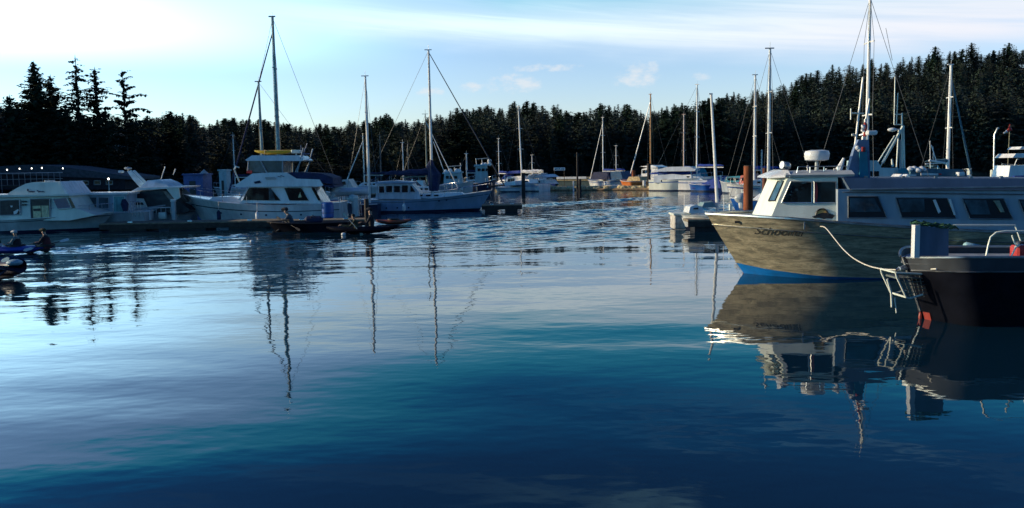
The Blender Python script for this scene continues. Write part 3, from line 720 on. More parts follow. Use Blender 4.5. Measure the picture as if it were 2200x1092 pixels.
SIDE = (A0, B0, B1); FRONT = (C0, A0, A1)
plate([(1679, 436), (1699, 391), (1744, 391), (1744, 436)], SIDE, .012, .03, GLASS, 'window', frame=ALU)
plate([(1749, 436), (1749, 391), (1796, 391), (1796, 436)], SIDE, .012, .03, GLASS, 'window', frame=ALU)
plate([(1652, 432), (1672, 390), (1684, 390), (1666, 432)], FRONT, .012, .03, CLEAR, 'windscreen', frame=BLACK, fw=.02)
plate([(1751, 436), (1750, 393), (1755, 393), (1757, 412), (1755, 436)], SIDE, .016, .004, RED, 'red_curtain')
# emblem: an arc of sun over a dark patch of waves
q = MB()
cx, cy = 1768, 462
arc = [on_plane(1756+13*(1-math.cos(a_))-3, 462-13*math.sin(a_), SIDE, .012) for a_ in [i*math.pi/10 for i in range(11)]]
MB().tube(arc, .018, 5).build('emblem_arc', BLACK, T.e)
plate([(1752, 461), (1757, 452), (1765, 449), (1773, 452), (1777, 459)], SIDE, .014, .012, mat('ochre_paint', (.5, .28, .08), .6), 'emblem_sun')
plate([(1744, 466), (1752, 463), (1758, 460), (1768, 457), (1780, 458), (1794, 463), (1788, 470), (1776, 469), (1770, 471), (1760, 468), (1750, 469)], SIDE, .017, .014, BLACK, 'emblem_hull')
# roof and visor
rz = zt
mb = MB(); pr = [PL(1690, 0, 0)[0], 0]
xr0 = T.x(1688, -1.1, 376); xr1 = T.x(1832, -1.2, 376)
mb.loft([[(xr0, -1.05, rz), (xr0, 1.05, rz), (xr1, 1.33, rz), (xr1, -1.33, rz)], [(xr0, -1.08, rz+.05), (xr0, 1.08, rz+.05), (xr1, 1.36, rz+.05), (xr1, -1.36, rz+.05)], [(xr0+.1, -.8, rz+.13), (xr0+.1, .8, rz+.13), (xr1, 1.1, rz+.14), (xr1, -1.1, rz+.14)]], cap=True)
mb.build('roof', GREYW, T.e)
xv = T.x(1656, -.9, 378)
MB().loft([[(xv, -.8, rz-.02), (xv, .8, rz-.02), (xr0+.1, 1.08, rz-.0), (xr0+.1, -1.08, rz-.0)], [(xv+.05, -.8, rz+.03), (xv+.05, .8, rz+.03), (xr0+.12, 1.08, rz+.06), (xr0+.12, -1.08, rz+.06)], [(xv+.25, -.6, rz+.12), (xv+.25, .6, rz+.12), (xr0+.12, .8, rz+.17), (xr0+.12, -.8, rz+.17)]], cap=True).build('visor', WHITE, T.e)
# long passenger cabin
yc = -1.40
p0 = T.poly([(1800, 407), (1800, 480), (1900, 487), (2000, 494), (2200, 503), (2390, 507), (2390, 407)], yc)
MB().prism(p0, yc, -yc).build('cabin', mat('grey_blue_paint', (.34, .40, .46), .5, var=.2, scale=1.5, streak=True), T.e)
p1 = T.poly([(1815, 383), (1828, 409), (2390, 409), (2390, 384)], yc-.08)
MB().prism(p1, yc-.08, -yc+.08, .12).build('roof_coaming', mat('slate_blue_paint', (.10, .145, .21), .55, var=.25, scale=1.2, streak=True), T.e)
q = MB(); z = p1[1][1]; q.tube([(p1[1][0], yc-.10, z+.02), (p1[2][0], yc-.10, z+.02)], .02, 6); q.build('drip_rail', ALU, T.e)
q = MB()
for px in (1860, 1940, 2010, 2085, 2150): x, z = T.L(px, 383, yc+.1); q.box(x-.03, x+.03, yc+.05, yc+.12, z-.02, z+.05)
q.build('roof_cleats', ALU, T.e)
DK = mat('black_trim', (.012, .013, .018), .5)
SEAT = mat('cabin_interior_cloth', (.30, .34, .26), .8, var=.5, scale=6)
for pg, gl in (([(1822, 422), (1886, 422), (1905, 468), (1822, 468)], [(1826, 426), (1878, 426), (1893, 455), (1826, 456)]),
           ([(1924, 425), (2035, 426), (2053, 469), (1938, 468)], [(1929, 428), (1985, 428), (1987, 456), (1937, 456)]),
           ([(2067, 427), (2156, 427), (2176, 471), (2084, 470)], [(2071, 430), (2118, 430), (2128, 461), (2086, 461)]),
           ([(2188, 429), (2270, 430), (2290, 473), (2205, 472)], [(2193, 432), (2262, 433), (2275, 464), (2208, 463)])):
    wo2 = T.pane(pg, yc-.012, DK, 'window')
    gk = T.poly(pg, yc-.03); MB().tube([(a_, yc-.034, b_) for a_, b_ in gk]+[(gk[0][0], yc-.034, gk[0][1])], .012, 4, cap=False).build('gasket', mat('grey_gasket', (.16, .19, .22), .6), wo2); pgl = T.poly(gl, yc-.04); MB().prism(pgl, yc-.05, yc-.034).build('glass', CLEAR, wo2)
T.pane([(2004, 430), (2010, 429), (2021, 455), (2016, 459)], yc-.045, WHITE, 'curtain', t=.01); T.pane([(2134, 431), (2147, 431), (2158, 456), (2150, 456)], yc-.045, SEAT, 'curtain', t=.01)
T.pane([(2037, 428), (2043, 428), (2053, 462), (2049, 462)], yc-.045, WHITE, 'curtain', t=.01)
# radar, searchlight, horn
x, z = T.L(1755, 334, 0); zr = rz+.13; h = T.L(1755, 323, 0)[1]-T.L(1755, 346, 0)[1]
q = MB(); rr = .30
q.loft([[(x+rr*k*math.cos(a_), rr*k*math.sin(a_), z+dz) for a_ in [i*math.pi/9 for i in range(18)]] for k, dz in ((.6, -h*.52), (.93, -h*.42), (1, -h*.1), (1, h*.2), (.9, h*.42), (.5, h*.5))], cap=True)
ra = q.build('radar_dome', WHITE, T.e); MB().tube([(x, 0, zr-.02), (x, 0, z-h*.5)], [.05, .04], 8).build('post', GREYW, ra)
x, z = T.L(1690, 357, -.3); q = MB(); q.ell((x, -.3, z), (.11, .10, .10), 12, 8); q.tube([(x, -.3, rz+.1), (x, -.3, z-.08)], .03, 6); q.tube([(x-.06, -.33, z+.02), (x-.13, -.36, z+.03)], [.085, .095], 10); q.build('searchlight', ALU, T.e)
q = MB(); a_ = PL(1802, 366, -.7); b_ = PL(1813, 340, -.7); q.tube([a_, b_], [.085, .03], 8); q.tube([(a_[0]+.04, -.7, rz+.1), (a_[0]+.04, -.7, a_[2])], .02, 5); q.build('horn', WHITE, T.e)
q = MB()
for px in (1735, 1775, 1792): x, z = T.L(px, 362, -.5); q.tube([(x, -.5, rz+.1), (x, -.5, z)], .015, 5)
q.ell((T.x(1735, -.5, 360), -.5, T.L(1735, 359, -.5)[1]), (.035, .035, .035), 8, 6); q.build('roof_lights', WHITE, T.e)
# mast fin with aerials, flag and small radar
fin = T.poly([(1818, 384), (1836, 322), (1846, 300), (1868, 300), (1870, 384)], -.12)
MB().prism(fin, -.12, .12, .04).build('mast_fin', mat('blue_grey_paint', (.14, .19, .30), .5, var=.25), T.e)
q = MB(); pa = T.poly([(1846, 384), (1846, 326), (1862, 322), (1866, 384)], -.14); q.prism(pa, -.16, -.13); q.build('mast_panel', TEAL, T.e)
q = MB(); a_ = PL(1853, 305, 0); b_ = PL(1868, 212, 0); q.tube([a_, b_], [.035, .02], 6); a_ = PL(1858, 300, 0); q.tube([(a_[0], 0, a_[2]), (a_[0], 0, a_[2]+.5)], .03, 6); q.build('flagstaff', SPAR, T.e)
def flag(fr, pts, off, m, name, amp=.02):
    pg = fr.poly(pts, off); nn = 6; v = []; f = []
    for i in range(nn+1):
        t = i/nn
        for k in range(3):
            u = k/2; ax = lerp(lerp(pg[0][0], pg[1][0], t), lerp(pg[3][0], pg[2][0], t), u); az_ = lerp(lerp(pg[0][1], pg[1][1], t), lerp(pg[3][1], pg[2][1], t), u)
            v.append((ax, off+amp*math.sin(t*9+u*2), az_))
    for i in range(nn):
        for k in range(2): f.append([i*3+k, i*3+k+1, (i+1)*3+k+1, (i+1)*3+k])
    o_ = MB().add(v, f).build(name, m, fr.e); md = o_.modifiers.new('th', 'SOLIDIFY'); md.thickness = .006; return o_
flag(T, [(1857, 262), (1855, 292), (1861, 294), (1864, 266)], -.14, RED, 'flag'); flag(T, [(1851, 268), (1850, 282), (1858, 284), (1859, 268)], -.16, WHITE, 'pennant')
flag(T, [(1851, 316), (1851, 326), (1859, 326), (1859, 316)], -.17, RED, 'signal_plate', amp=0)
x, z = T.L(1872, 286, -.2); q = MB(); q.box(x-.12, x+.12, -.3, -.05, z-.05, z+.06, .03); q.tube([(x-.15, -.1, z-.02), (x-.22, 0, z-.04)], .02, 5); q.build('small_radar', WHITE, T.e)
q = MB()
for px, top in ((1842, 318), (1846, 322)): x, z = T.L(px, top, -.3); q.ell((x, -.3, z), (.05, .05, .06), 8, 6)
q.build('floodlight', WHITE, T.e)
# ================================================================== WORK SKIFF in the right foreground
S = Fr(1994, 684, 2, 'work_skiff', 'black work skiff in the right foreground with red forefoot and bow boarding platform', 'skiff')
SB = .95; xb2 = S.x(1948, -.12, 553); xw2 = S.x(1991, -.1, 668); zg = S.L(2080, 553, -SB)[1]; x9 = S.x(2480, -SB, 560)
def sk(s):
    k = min(1, s/.16); bd = .12+(SB-.12)*(1-(1-k)**1.6); kw = min(1, s/.16); bw = .07+(SB*.9-.07)*(1-(1-kw)**1.6)
    xd, xl = lerp(xb2, x9, s), lerp(xw2, x9, s); c_ = S.ex*xd-S.ey*bd+S.o; zg = S.L(pxof((c_.x, c_.y, 1.1))[0], 553, -bd)[1]; return [(xl+.03, 0, -.3), (xl, bw, -.02)]+[(lerp(xl, xd, t), lerp(bw, bd, t), zg*t) for t in (.12, .3, .55, .79, .8, 1)]
K = [sk((i/24)**1.3) for i in range(25)]
mb = MB(); mb.loft([[(x, -y, z) for x, y, z in r[:6]] for r in K], closed=False); mb.loft([r[:6] for r in K], closed=False); mb.add([(x, -y, z) for x, y, z in K[0]]+[(x, y, z) for x, y, z in K[0][::-1]], [list(range(16))]); mb.add([(x, -y, z) for x, y, z in K[-1]]+[(x, y, z) for x, y, z in K[-1][::-1]], [list(range(16))])
mb.build('hull', mat('black_hull_paint', (.006, .007, .012), .5, var=.4, scale=2), S.e)
MATS['black_hull_paint'].node_tree.nodes['Principled BSDF'].inputs['Specular IOR Level'].default_value = .04
mb = MB(); mb.loft([[(x, -y-.004, z) for x, y, z in r[5:]] for r in K], closed=False); mb.loft([[(x, y+.004, z) for x, y, z in r[5:]] for r in K], closed=False); mb.build('sheer_band', mat('weathered_grey_paint', (.04, .047, .058), .5, var=.4, scale=2, streak=True), S.e)
q = MB()
for sg in (-1, 1): q.tube([(r[-1][0], sg*r[-1][1], r[-1][2]) for r in K], .025, 6); q.tube([(r[5][0], sg*(r[5][1]+.012), r[5][2]) for r in K], .012, 5)
q.build('gunwale', ALU, S.e)
q = MB(); st_ = K[0]; q.tube([(st_[i][0]-.012, 0, st_[i][2]) for i in range(2, 8)], .028, 6); q.build('stem_bar', ALU, S.e)
q = MB(); q.loft([[(r[j][0]-.014, -r[j][1]-.006, r[j][2]) for j in (1, 2)] for r in K[:2]], closed=False); q.loft([[(r[j][0]-.014, r[j][1]+.006, r[j][2]) for j in (1, 2)] for r in K[:2]], closed=False)
q.ell((st_[2][0]-.01, 0, .02), (.035, .035, .10), 8, 8); q.build('red_forefoot', mat('dull_red_paint', (.28, .03, .02), .6), S.e)
dv = []; df = []
for r in K: dv += [(r[-1][0]+.02, -r[-1][1]*.95, r[-1][2]-.12), (r[-1][0]+.02, r[-1][1]*.95, r[-1][2]-.12)]
for i in range(24): df.append([i*2, i*2+1, i*2+3, i*2+2])
MB().add(dv, df).build('deck', GREYW, S.e)
# bow platform: tubular frame with grating, hinged down ahead of the bow
P_ = [S.L(a_, b_, 0) for a_, b_ in ((1908, 582), (1955, 584), (1965, 628), (1930, 634))]
q = MB()
for yy in (-.28, .28): q.tube([(P_[0][0], yy, P_[0][1]), (P_[0][0]+.02, yy, P_[0][1]-.08), (P_[3][0], yy, P_[3][1]), (P_[3][0]+.06, yy, P_[3][1]-.02), (P_[2][0], yy, P_[2][1])], .018, 6)
q.tube([(P_[0][0], -.28, P_[0][1]), (P_[0][0], .28, P_[0][1])], .018, 6); q.tube([(P_[0][0], -.28, P_[0][1]), (P_[1][0]+.15, -.28, P_[1][1]-.01)], .018, 6); q.tube([(P_[3][0], -.28, P_[3][1]), (P_[3][0], .28, P_[3][1])], .018, 6)
bp_ = q.build('boarding_platform', CREAM, S.e)
q = MB()
for i in range(7):
    t = i/6; ax, az_ = lerp(P_[0][0], P_[3][0], t), lerp(P_[0][1]-.03, P_[3][1], t); bx, bz = lerp(P_[1][0], P_[2][0], t), lerp(P_[1][1]-.03, P_[2][1], t)
    q.tube([(ax+.02, -.27, az_), (bx+.08, -.27, bz)], .007, 4)
for i in range(6):
    t = (i+.5)/6; q.tube([(lerp(P_[0][0], P_[1][0]+.06, t), -.27, P_[0][1]-.03), (lerp(P_[3][0], P_[2][0]+.06, t), -.27, P_[3][1])], .007, 4)
q.box(P_[0][0]+.08, P_[1][0]+.2, -.25, .25, P_[1][1]-.10, P_[1][1]-.07); q.build('grating', mat('grey_grating', (.16, .18, .17), .5, .5), bp_)
q = MB(); a_, b_ = S.L(1906, 600, -.3), S.L(1916, 660, -.3); q.tube([(a_[0], -.3, a_[1]), (lerp(a_[0], b_[0], .5)+.03, -.3, lerp(a_[1], b_[1], .5)), (b_[0], -.3, b_[1])], .02, 6); a_, b_ = S.L(1922, 640, -.3), S.L(1926, 672, -.3); q.tube([(a_[0], -.3, a_[1]), (b_[0], -.3, b_[1])], .014, 6); q.build('boarding_step', CREAM, S.e)
q = MB(); a_, b_ = S.L(1925, 580, 0), S.L(1955, 580, 0); q.tube([(a_[0], 0, a_[1]), (a_[0]+.12, 0, a_[1]+.06), (b_[0], 0, b_[1])], .02, 5); q.box(a_[0]+.05, a_[0]+.2, -.05, .05, a_[1]-.01, a_[1]+.05, .01); q.build('anchor_roller', ALU, S.e)
q = MB(); a_, b_ = S.L(2005, 578.5, -.6), S.L(2013, 578.5, -.6); q.build
# box locker, arch rail and gear
lk = S.poly([(1966, 554), (1966, 484), (2038, 492), (2038, 556)], -.35)
MB().prism(lk, -.35, -.23).build('locker', mat('locker_shade_blue', (.10, .14, .21), .5, var=.25, streak=True), S.e)  # shade on the locker side is put into the blue
MB().prism([(lk[0][0]-.02, lk[0][1]), (lk[0][0]-.02, lk[1][1]), (lk[0][0]+.07, lk[1][1]), (lk[0][0]+.07, lk[0][1])], -.36, -.24).build('locker_lit_end', WHITE, S.e)  # sunlit end face, its brightness put in as white
q = MB(); rn = random.Random(3)
for i in range(46):
    x = lerp(lk[1][0], lk[2][0]+.1, rn.random()); y = rn.uniform(-.37, -.1); z = lerp(lk[1][1], lk[2][1], (x-lk[1][0])/(lk[2][0]-lk[1][0]))+rn.uniform(0, .05)
    q.tube([(x, y, z), (x+rn.uniform(.03, .12), y+rn.uniform(-.06, .06), z+rn.uniform(-.01, .04)), (x+rn.uniform(.1, .2), y, z-.01)], .012, 4)
net = q.build('fishing_net', GREEN); net.location = S.o; net.rotation_euler = (0, 0, S.yaw); tag(net, 'tangle of green fishing net lying on the skiff locker', 'net')
q = MB(); ar = [S.L(a_, b_, -.75) for a_, b_ in ((2118, 553), (2123, 528), (2128, 510), (2140, 500), (2160, 497), (2235, 497), (2300, 497), (2320, 553))]
for yy in (-.75, .75): MB().tube([(a_, yy, b_) for a_, b_ in ar], .017, 6).build('arch_rail', CREAM, S.e)
q = MB(); ar = [S.L(a_, b_, -.6) for a_, b_ in ((2172, 552), (2180, 536), (2184, 530), (2179, 520), (2174, 506))]
q.tube([(a_, -.6, b_) for a_, b_ in ar], .014, 5); q.tube([(ar[2][0]-.03, -.6, ar[2][1]-.02), (ar[2][0]+.05, -.6, ar[2][1]+.03)], .02, 5); q.build('gear_bracket', CREAM, S.e)
a_ = S.L(2175, 556, -.3); b_ = S.L(2215, 520, -.3)
fc = empty('fuel_can', S.o+S.ex*(a_[0]+.1)+S.ey*-.3, S.yaw, 'red fuel can on the skiff deck at the right edge', 'fuel can'); fc.location.z = a_[1]-.02
q = MB(); q.box(-.08, .2, -.12, .14, 0, .25, .03); q.build('can_body', RED, fc); q = MB(); q.tube([(.02, 0, .24), (.02, 0, .29), (.12, 0, .29), (.12, 0, .24)], .015, 5); q.build('handle', BLACK, fc)
a_ = S.L(2196, 540, -.2)
mo = empty('winch', S.o+S.ex*a_[0]+S.ey*-.2, S.yaw, 'black deck winch with chrome fittings at the right picture edge', 'winch'); mo.location.z = S.L(2196, 553, -.2)[1]
q = MB(); q.box(-.07, .2, -.1, .12, -.02, .28, .03); q.build('winch_body', BLACK, mo); q = MB(); q.tube([(-.12, -.05, .2), (.1, -.05, .2)], [.07, .05], 8); q.tube([(.0, -.14, .05), (.05, -.16, .3)], .02, 6); q.build('drum', STEEL, mo)
# fender hanging on the taxi's side
x, z = T.L(2070, 529, -1.75); x2, z2 = T.L(2109, 537, -1.75); q = MB(); a_ = Vector((x, -1.75, z)); b_ = Vector((x2, -1.75, z2)); d_ = (b_-a_)
q.tube([a_-d_*.02, a_+d_*.03, a_+d_*.1, a_+d_*.9, a_+d_*.97, a_+d_*1.02], [.03, .085, .105, .105, .085, .03], 12)
fd = q.build('fender', mat('pale_blue_vinyl', (.30, .52, .60), .4, var=.12)); fd.location = T.o; fd.rotation_euler = (0, 0, T.yaw); tag(fd, 'pale blue cylindrical fender hanging against the water taxi hull', 'fender')
# mooring line
p0 = T.o+T.ex*T.x(1762, -1.3, 487)+T.ey*-1.5; p0.z = T.L(1762, 487, -1.5)[1]
e0 = S.L(2010, 578, -.72); p1 = S.o+S.ex*e0[0]+S.ey*-.72; p1.z = e0[1]
ctrl = [(1762, 487), (1768, 487), (1776, 492), (1793, 513), (1812, 536), (1835, 556), (1865, 571), (1895, 578), (1930, 580), (1960, 580), (1985, 579), (2012, 578)]
pts = []
for i, (a_, b_) in enumerate(ctrl):
    t = i/(len(ctrl)-1); Yv = lerp(p0.y-.05, p1.y, t**1.2); pts.append(pt(a_, b_, Yv))
cat_ = []
for i in range(len(pts)-1):
    q0, q1, q2, q3 = pts[max(0, i-1)], pts[i], pts[i+1], pts[min(len(pts)-1, i+2)]
    for k in range(5):
        t = k/5; cat_.append(.5*((2*q1)+(-q0+q2)*t+(2*q0-5*q1+4*q2-q3)*t*t+(-q0+3*q1-3*q2+q3)*t**3))
cat_.append(pts[-1]); ml = MB().tube(cat_, .012, 6).build('mooring_line', ROPE); tag(ml, 'pale mooring rope sagging from the water taxi to the black skiff', 'rope')
# ================================================================== CREAM CABIN BOAT (left)
B = Fr(60, 497, 0, 'cabin_boat', 'cream cabin boat with humped upper deck and lit doorway at the left edge', 'motor boat')
W1 = 1.5; xb_, xw_ = B.x(243, 0, 456), B.x(212, 0, 495); xs_ = B.x(-150, 0, 470)
at, st, ho = hull(B, mat('pale_grey_hull', (.50, .55, .55), .4, var=.25, scale=1.2, streak=True), xb_, B.L(243, 456)[1], xw_, xs_, B.L(-100, 473)[1], W1, sag=.1, deck=CREAM, boot=NAVYP, stripe=NAVYP, stripez=(.80, .84), full=.42)
MB().prism(B.poly([(-120, 474), (-120, 424), (145, 421), (162, 449), (176, 452), (205, 463), (150, 474)], -1.3), -1.3, 1.3, .12).build('cabin', CREAM, B.e)
hp = [(8, 425), (20, 413), (36, 403), (52, 395), (66, 392), (125, 391), (138, 405), (148, 422)]
MB().prism(B.poly(hp, -1.15), -1.15, 1.15, .15).build('upper_deck', CREAM, B.e)
MB().prism(B.poly([(124, 391), (128, 390), (149, 421), (144, 423)], -1.18), -1.19, 1.19, .15).build('windscreen_trim', WHITE, B.e)
MB().prism(B.poly([(-130, 421), (146, 417), (150, 421), (-130, 427)], -1.42), -1.42, 1.42).build('roof_edge', CREAM, B.e)
B.pane([(0, 431), (42, 429), (44, 462), (0, 463)], -1.29, DK, 'window', frame=GREYW, fw=.02)
B.pane([(65, 428), (107, 427), (108, 469), (67, 471)], -1.29, DK, 'doorway', frame=GREYW, fw=.02)
YL = mat('lit_pale_yellow', (.62, .60, .36), .7, var=.3, scale=8, emit=0)  # light inside the cabins painted as pale yellow
B.pane([(70, 443), (87, 442), (88, 468), (72, 468)], -1.315, YL, 'lit_saloon_seat', t=.01); B.pane([(89, 442), (104, 442), (106, 467), (90, 467)], -1.315, YL, 'lit_saloon_seat', t=.01)  # seats catching light, drawn as pale yellow panes
B.pane([(71, 449), (86, 448), (86, 453), (72, 454)], -1.33, DK, 'table_shade', t=.01)
B.pane([(29, 455), (38, 450), (41, 451), (36, 459), (30, 461)], -1.31, WHITE, 'chair_back', t=.01); B.pane([(22, 442), (27, 442), (27, 445), (24, 446)], -1.31, WHITE, 'cup', t=.01)
B.pane([(113, 427), (144, 425), (154, 447), (124, 450)], -1.29, mat('blue_tinted_glass', (.02, .05, .16), .1), 'window', frame=CREAM, fw=.025)
B.pane([(147, 425), (151, 425), (162, 446), (157, 447)], -1.29, GLASS, 'windscreen')
for k in (0, 7): B.pane([(47, 432+k), (57, 431.5+k), (57, 434.5+k), (47, 435+k)], -1.29, DK, 'vent')
q = MB(); rn = random.Random(5)     # the painted script, too worn to read
for wx, n_ in ((57, 5), (78, 5)):
    for i in range(n_):
        pts = []
        for k in range(7):
            a_ = k*1.2+i; x, z = B.L(wx+i*3.3+k*.45+1.6*math.sin(a_), 414.5-3.0*abs(math.sin(a_+.4))-rn.random()*1.2*(1 if i else 3), -1.19); pts.append((x, -1.145+.0, z))
        q.tube(pts, .012, 4)
q.build('boat_name', NAVY, B.e)
q = MB(); x, z = B.L(60, 408, -1.15); q.ell((x, -1.16, z), (.05, .03, .05), 8, 6); q.build('side_lamp', NAVY, B.e)
q = MB(); x0, z0 = B.L(107, 389, 0); q.box(x0-.18, x0+.18, -.2, .2, z0-.1, z0+.04, .03); q.build('roof_hatch', GREYW, B.e)
pulpit(B, at, 0, .28, .45)
# ================================================================== LONG-CABIN BOAT just behind it
Bb = Fr(210, 489, 0, 'cabin_boat', 'boat with long curtained flat-roofed cabin, between the cream cabin boat and the express cruiser', 'motor boat')
at, st, ho = hull(Bb, GREYW, Bb.x(130, 0, 455), .9, Bb.x(140, 0, 480), Bb.x(330, 0, 460), .8, 1.5, sag=.05, deck=GREYW, boot=NAVYP)
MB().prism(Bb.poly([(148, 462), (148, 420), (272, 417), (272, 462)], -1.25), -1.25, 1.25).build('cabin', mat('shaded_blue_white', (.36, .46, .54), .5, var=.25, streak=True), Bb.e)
MB().prism(Bb.poly([(140, 420), (140, 416), (275, 414), (275, 418)], -1.4), -1.4, 1.4).build('roof', WHITE, Bb.e)
for a_, b_ in ((160, 182), (186, 208), (212, 234)): Bb.pane([(a_, 424), (b_, 424), (b_, 448), (a_, 448)], -1.26, CLEAR, 'window', frame=GREYW, fw=.02)
Bb.pane([(244, 422), (268, 422), (268, 456), (244, 456)], -1.26, mat('teal_curtain', (.18, .42, .42), .8, var=.35, scale=9, streak=True), 'curtain', frame=WHITE, fw=.02)
q = MB()
for k in range(5): x, z = Bb.L(278+k*6, 452, -1.3); q.tube([(x, -1.3, .6), (x, -1.3, 1.35)], .012, 4)
a_ = Bb.x(278, -1.3, 452); b_ = Bb.x(304, -1.3, 452); q.tube([(a_, -1.3, 1.35), (b_, -1.3, 1.35)], .014, 4); q.build('rail', STEEL, Bb.e)
x, z = Bb.L(268, 443, -1.6); q = MB(); q.tube([(x-.02, -1.62, z+.35), (x, -1.6, z+.1), (x+.03, -1.62, z-.25)], [.09, .2, .12], 8); q.tube([(x+.05, -1.66, z-.02), (x+.12, -1.66, z-.25)], .03, 5)
om = q.build('outboard_motor', NAVY); om.location = Bb.o; tag(om, 'dark covered outboard motor clamped beside the curtained cabin', 'outboard')
# ================================================================== EXPRESS CRUISER
X = Fr(320, 484, 0, 'express_cruiser', 'express cruiser with black windscreen band and slanted radar arch', 'motor boat')
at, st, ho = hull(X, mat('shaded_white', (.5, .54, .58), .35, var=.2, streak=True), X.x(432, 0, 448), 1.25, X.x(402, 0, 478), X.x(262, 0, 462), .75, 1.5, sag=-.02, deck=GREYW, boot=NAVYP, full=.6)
MB().prism(X.poly([(284, 450), (288, 412), (360, 409), (386, 433), (408, 452), (396, 458), (286, 458)], -1.3), -1.3, 1.3, .1).build('cockpit', DK, X.e)
MB().prism(X.poly([(280, 412), (300, 409), (388, 404), (390, 401), (296, 403)], -1.4), -1.4, 1.4).build('hardtop_edge', WHITE, X.e)
MB().prism(X.poly([(300, 404), (312, 388), (336, 386), (352, 393), (362, 402)], -1.1), -1.1, 1.1, .3).build('hardtop', mat('light_blue_gelcoat', (.45, .60, .68), .35), X.e)
MB().prism(X.poly([(356, 404), (384, 403), (387, 425), (377, 431)], -1.33), -1.34, -1.25).build('side_wing', CREAM, X.e)
X.pane([(350, 411), (357, 411), (378, 431), (366, 432)], -1.31, CLEAR, 'windscreen')
MB().prism(X.poly([(286, 426), (308, 427), (316, 445), (290, 449)], -1.33), -1.36, -1.28).build('seat', CREAM, X.e)
X.pane([(291, 435), (306, 435), (309, 440), (292, 441)], -1.37, DK, 'seat_back')
ra = MB(); ra.prism(X.poly([(264, 369), (272, 366), (300, 394), (306, 404), (292, 404), (276, 386)], -1.2), -.7, -.58); ra.prism(X.poly([(264, 369), (272, 366), (300, 394), (306, 404), (292, 404), (276, 386)], -1.2), -.3, -.18); ra.tube([(X.L(268, 369)[0], -.65, X.L(268, 369)[1]), (X.L(268, 369)[0], -.2, X.L(268, 369)[1])], .07, 6)
ra.build('radar_arch', mat('light_blue_gelcoat', (.45, .60, .68)), X.e)
q = MB(); x, z = X.L(275, 362, -.3); q.ell((x, -.3, z), (.2, .2, .07), 10, 6); q.tube([(x, -.3, z-.15), (x, -.3, z)], .03, 5); q.build('radar', GREYW, X.e)
q = MB()
for (a_, b_) in (((345, 388), (355, 358)), ((372, 376), (377, 363))): p_, r_ = X.L(*a_, 0), X.L(*b_, 0); q.tube([(p_[0], 0, p_[1]), (r_[0], 0, r_[1])], [.015, .03], 5)
q.build('aerials', SPAR, X.e)
q = MB(); a_, b_ = X.L(284, 448, -1.42), X.L(366, 446, -1.42); q.tube([(a_[0], -1.42, a_[1]), (b_[0], -1.42, b_[1])], .03, 5)
for k in range(9): x = lerp(a_[0], b_[0], k/8); q.tube([(x, -1.42, a_[1]), (x, -1.42, .6)], .012, 4)
q.build('guard_rail', WHITE, X.e)
q = MB(); x, z = X.L(349, 463, -1.55); q.box(x-.2, x+.2, -1.6, -1.45, z-.18, z+.16, .03); q.build('deck_box', CREAM, X.e)
# ================================================================== FLYBRIDGE TRAWLER
D = Fr(560, 480, 2, 'flybridge_yacht', 'white flybridge yacht with tall enclosed bridge and yellow kayak strapped on its hardtop', 'motor yacht')
DB = 1.75
at, st, ho = hull(D, WHITE, D.x(393, 0, 418), D.L(393, 418)[1], D.x(440, 0, 476), D.x(738, 0, 450), D.L(738, 437, -DB)[1], DB, sag=.28, deck=WHITE, boot=NAVYP, stripe=NAVYP, stripez=(.66, .70), full=.42, bootz=.10)
lc = D.poly([(512, 437), (521, 430), (534, 402), (668, 402), (690, 438)], -1.45)
MB().prism(lc, -1.45, 1.45, .08).build('saloon', WHITE, D.e)
MB().prism(D.poly([(440, 436), (455, 424), (500, 423), (518, 431), (518, 438)], -1.0), -1.0, 1.0, .15).build('trunk_cabin', WHITE, D.e)
fb = D.poly([(503, 399), (541, 373), (580, 371), (615, 371), (636, 384), (686, 386), (694, 398), (690, 401), (506, 402)], -1.6)
MB().prism(fb, -1.6, 1.6, .1).build('flybridge', WHITE, D.e)
for pg in ([(522, 430), (535, 404), (577, 404), (578, 431)], [(583, 407), (603, 431), (583, 431)], [(611, 404), (647, 404), (663, 431), (622, 431)], [(669, 404), (676, 404), (690, 431), (684, 431)]):
    D.pane(pg, -1.455, GLASS, 'window')
D.pane([(642, 420), (645, 413), (648, 424), (641, 425)], -1.49, YL, 'cabin_lamp_glow', t=.01); D.pane([(578, 404), (582, 404), (592, 431), (578, 431)], -1.49, CLEAR, 'curtain', t=.01)
MB().prism(D.poly([(511, 430), (530, 407), (533, 407), (516, 430)], -1.52), -1.54, -1.46).build('window_post', WHITE, D.e)
D.pane([(569, 381), (590, 380), (594, 385), (572, 386)], -1.61, GREYW, 'name_plate', t=.01); D.pane([(545, 391), (558, 388), (561, 393), (548, 395)], -1.61, NAVY, 'vent', t=.01)
q = MB(); pg = D.poly([(596, 379), (604, 381), (602, 377), (610, 380)], -1.63); q.tube([(a_, -1.57, b_) for a_, b_ in pg], .015, 4); q.build('emblem', NAVY, D.e)
MB().prism(D.poly([(526, 344), (540, 334), (640, 334), (652, 344), (648, 346), (530, 346)], -1.3), -1.3, 1.3, .12).build('hardtop', WHITE, D.e)
gl = D.poly([(533, 371), (536, 346), (560, 346), (572, 371)], -1.2); MB().prism(gl, -1.2, 1.2).build('bridge_glass', CLEAR, D.e)
gl = D.poly([(576, 371), (562, 346), (606, 346), (606, 371)], -1.2); MB().prism(gl, -1.2, 1.2).build('bridge_glass', mat('smoky_glass', (.06, .09, .10), .15), D.e)
GT = mat('grey_tube', (.3, .34, .38), .4)
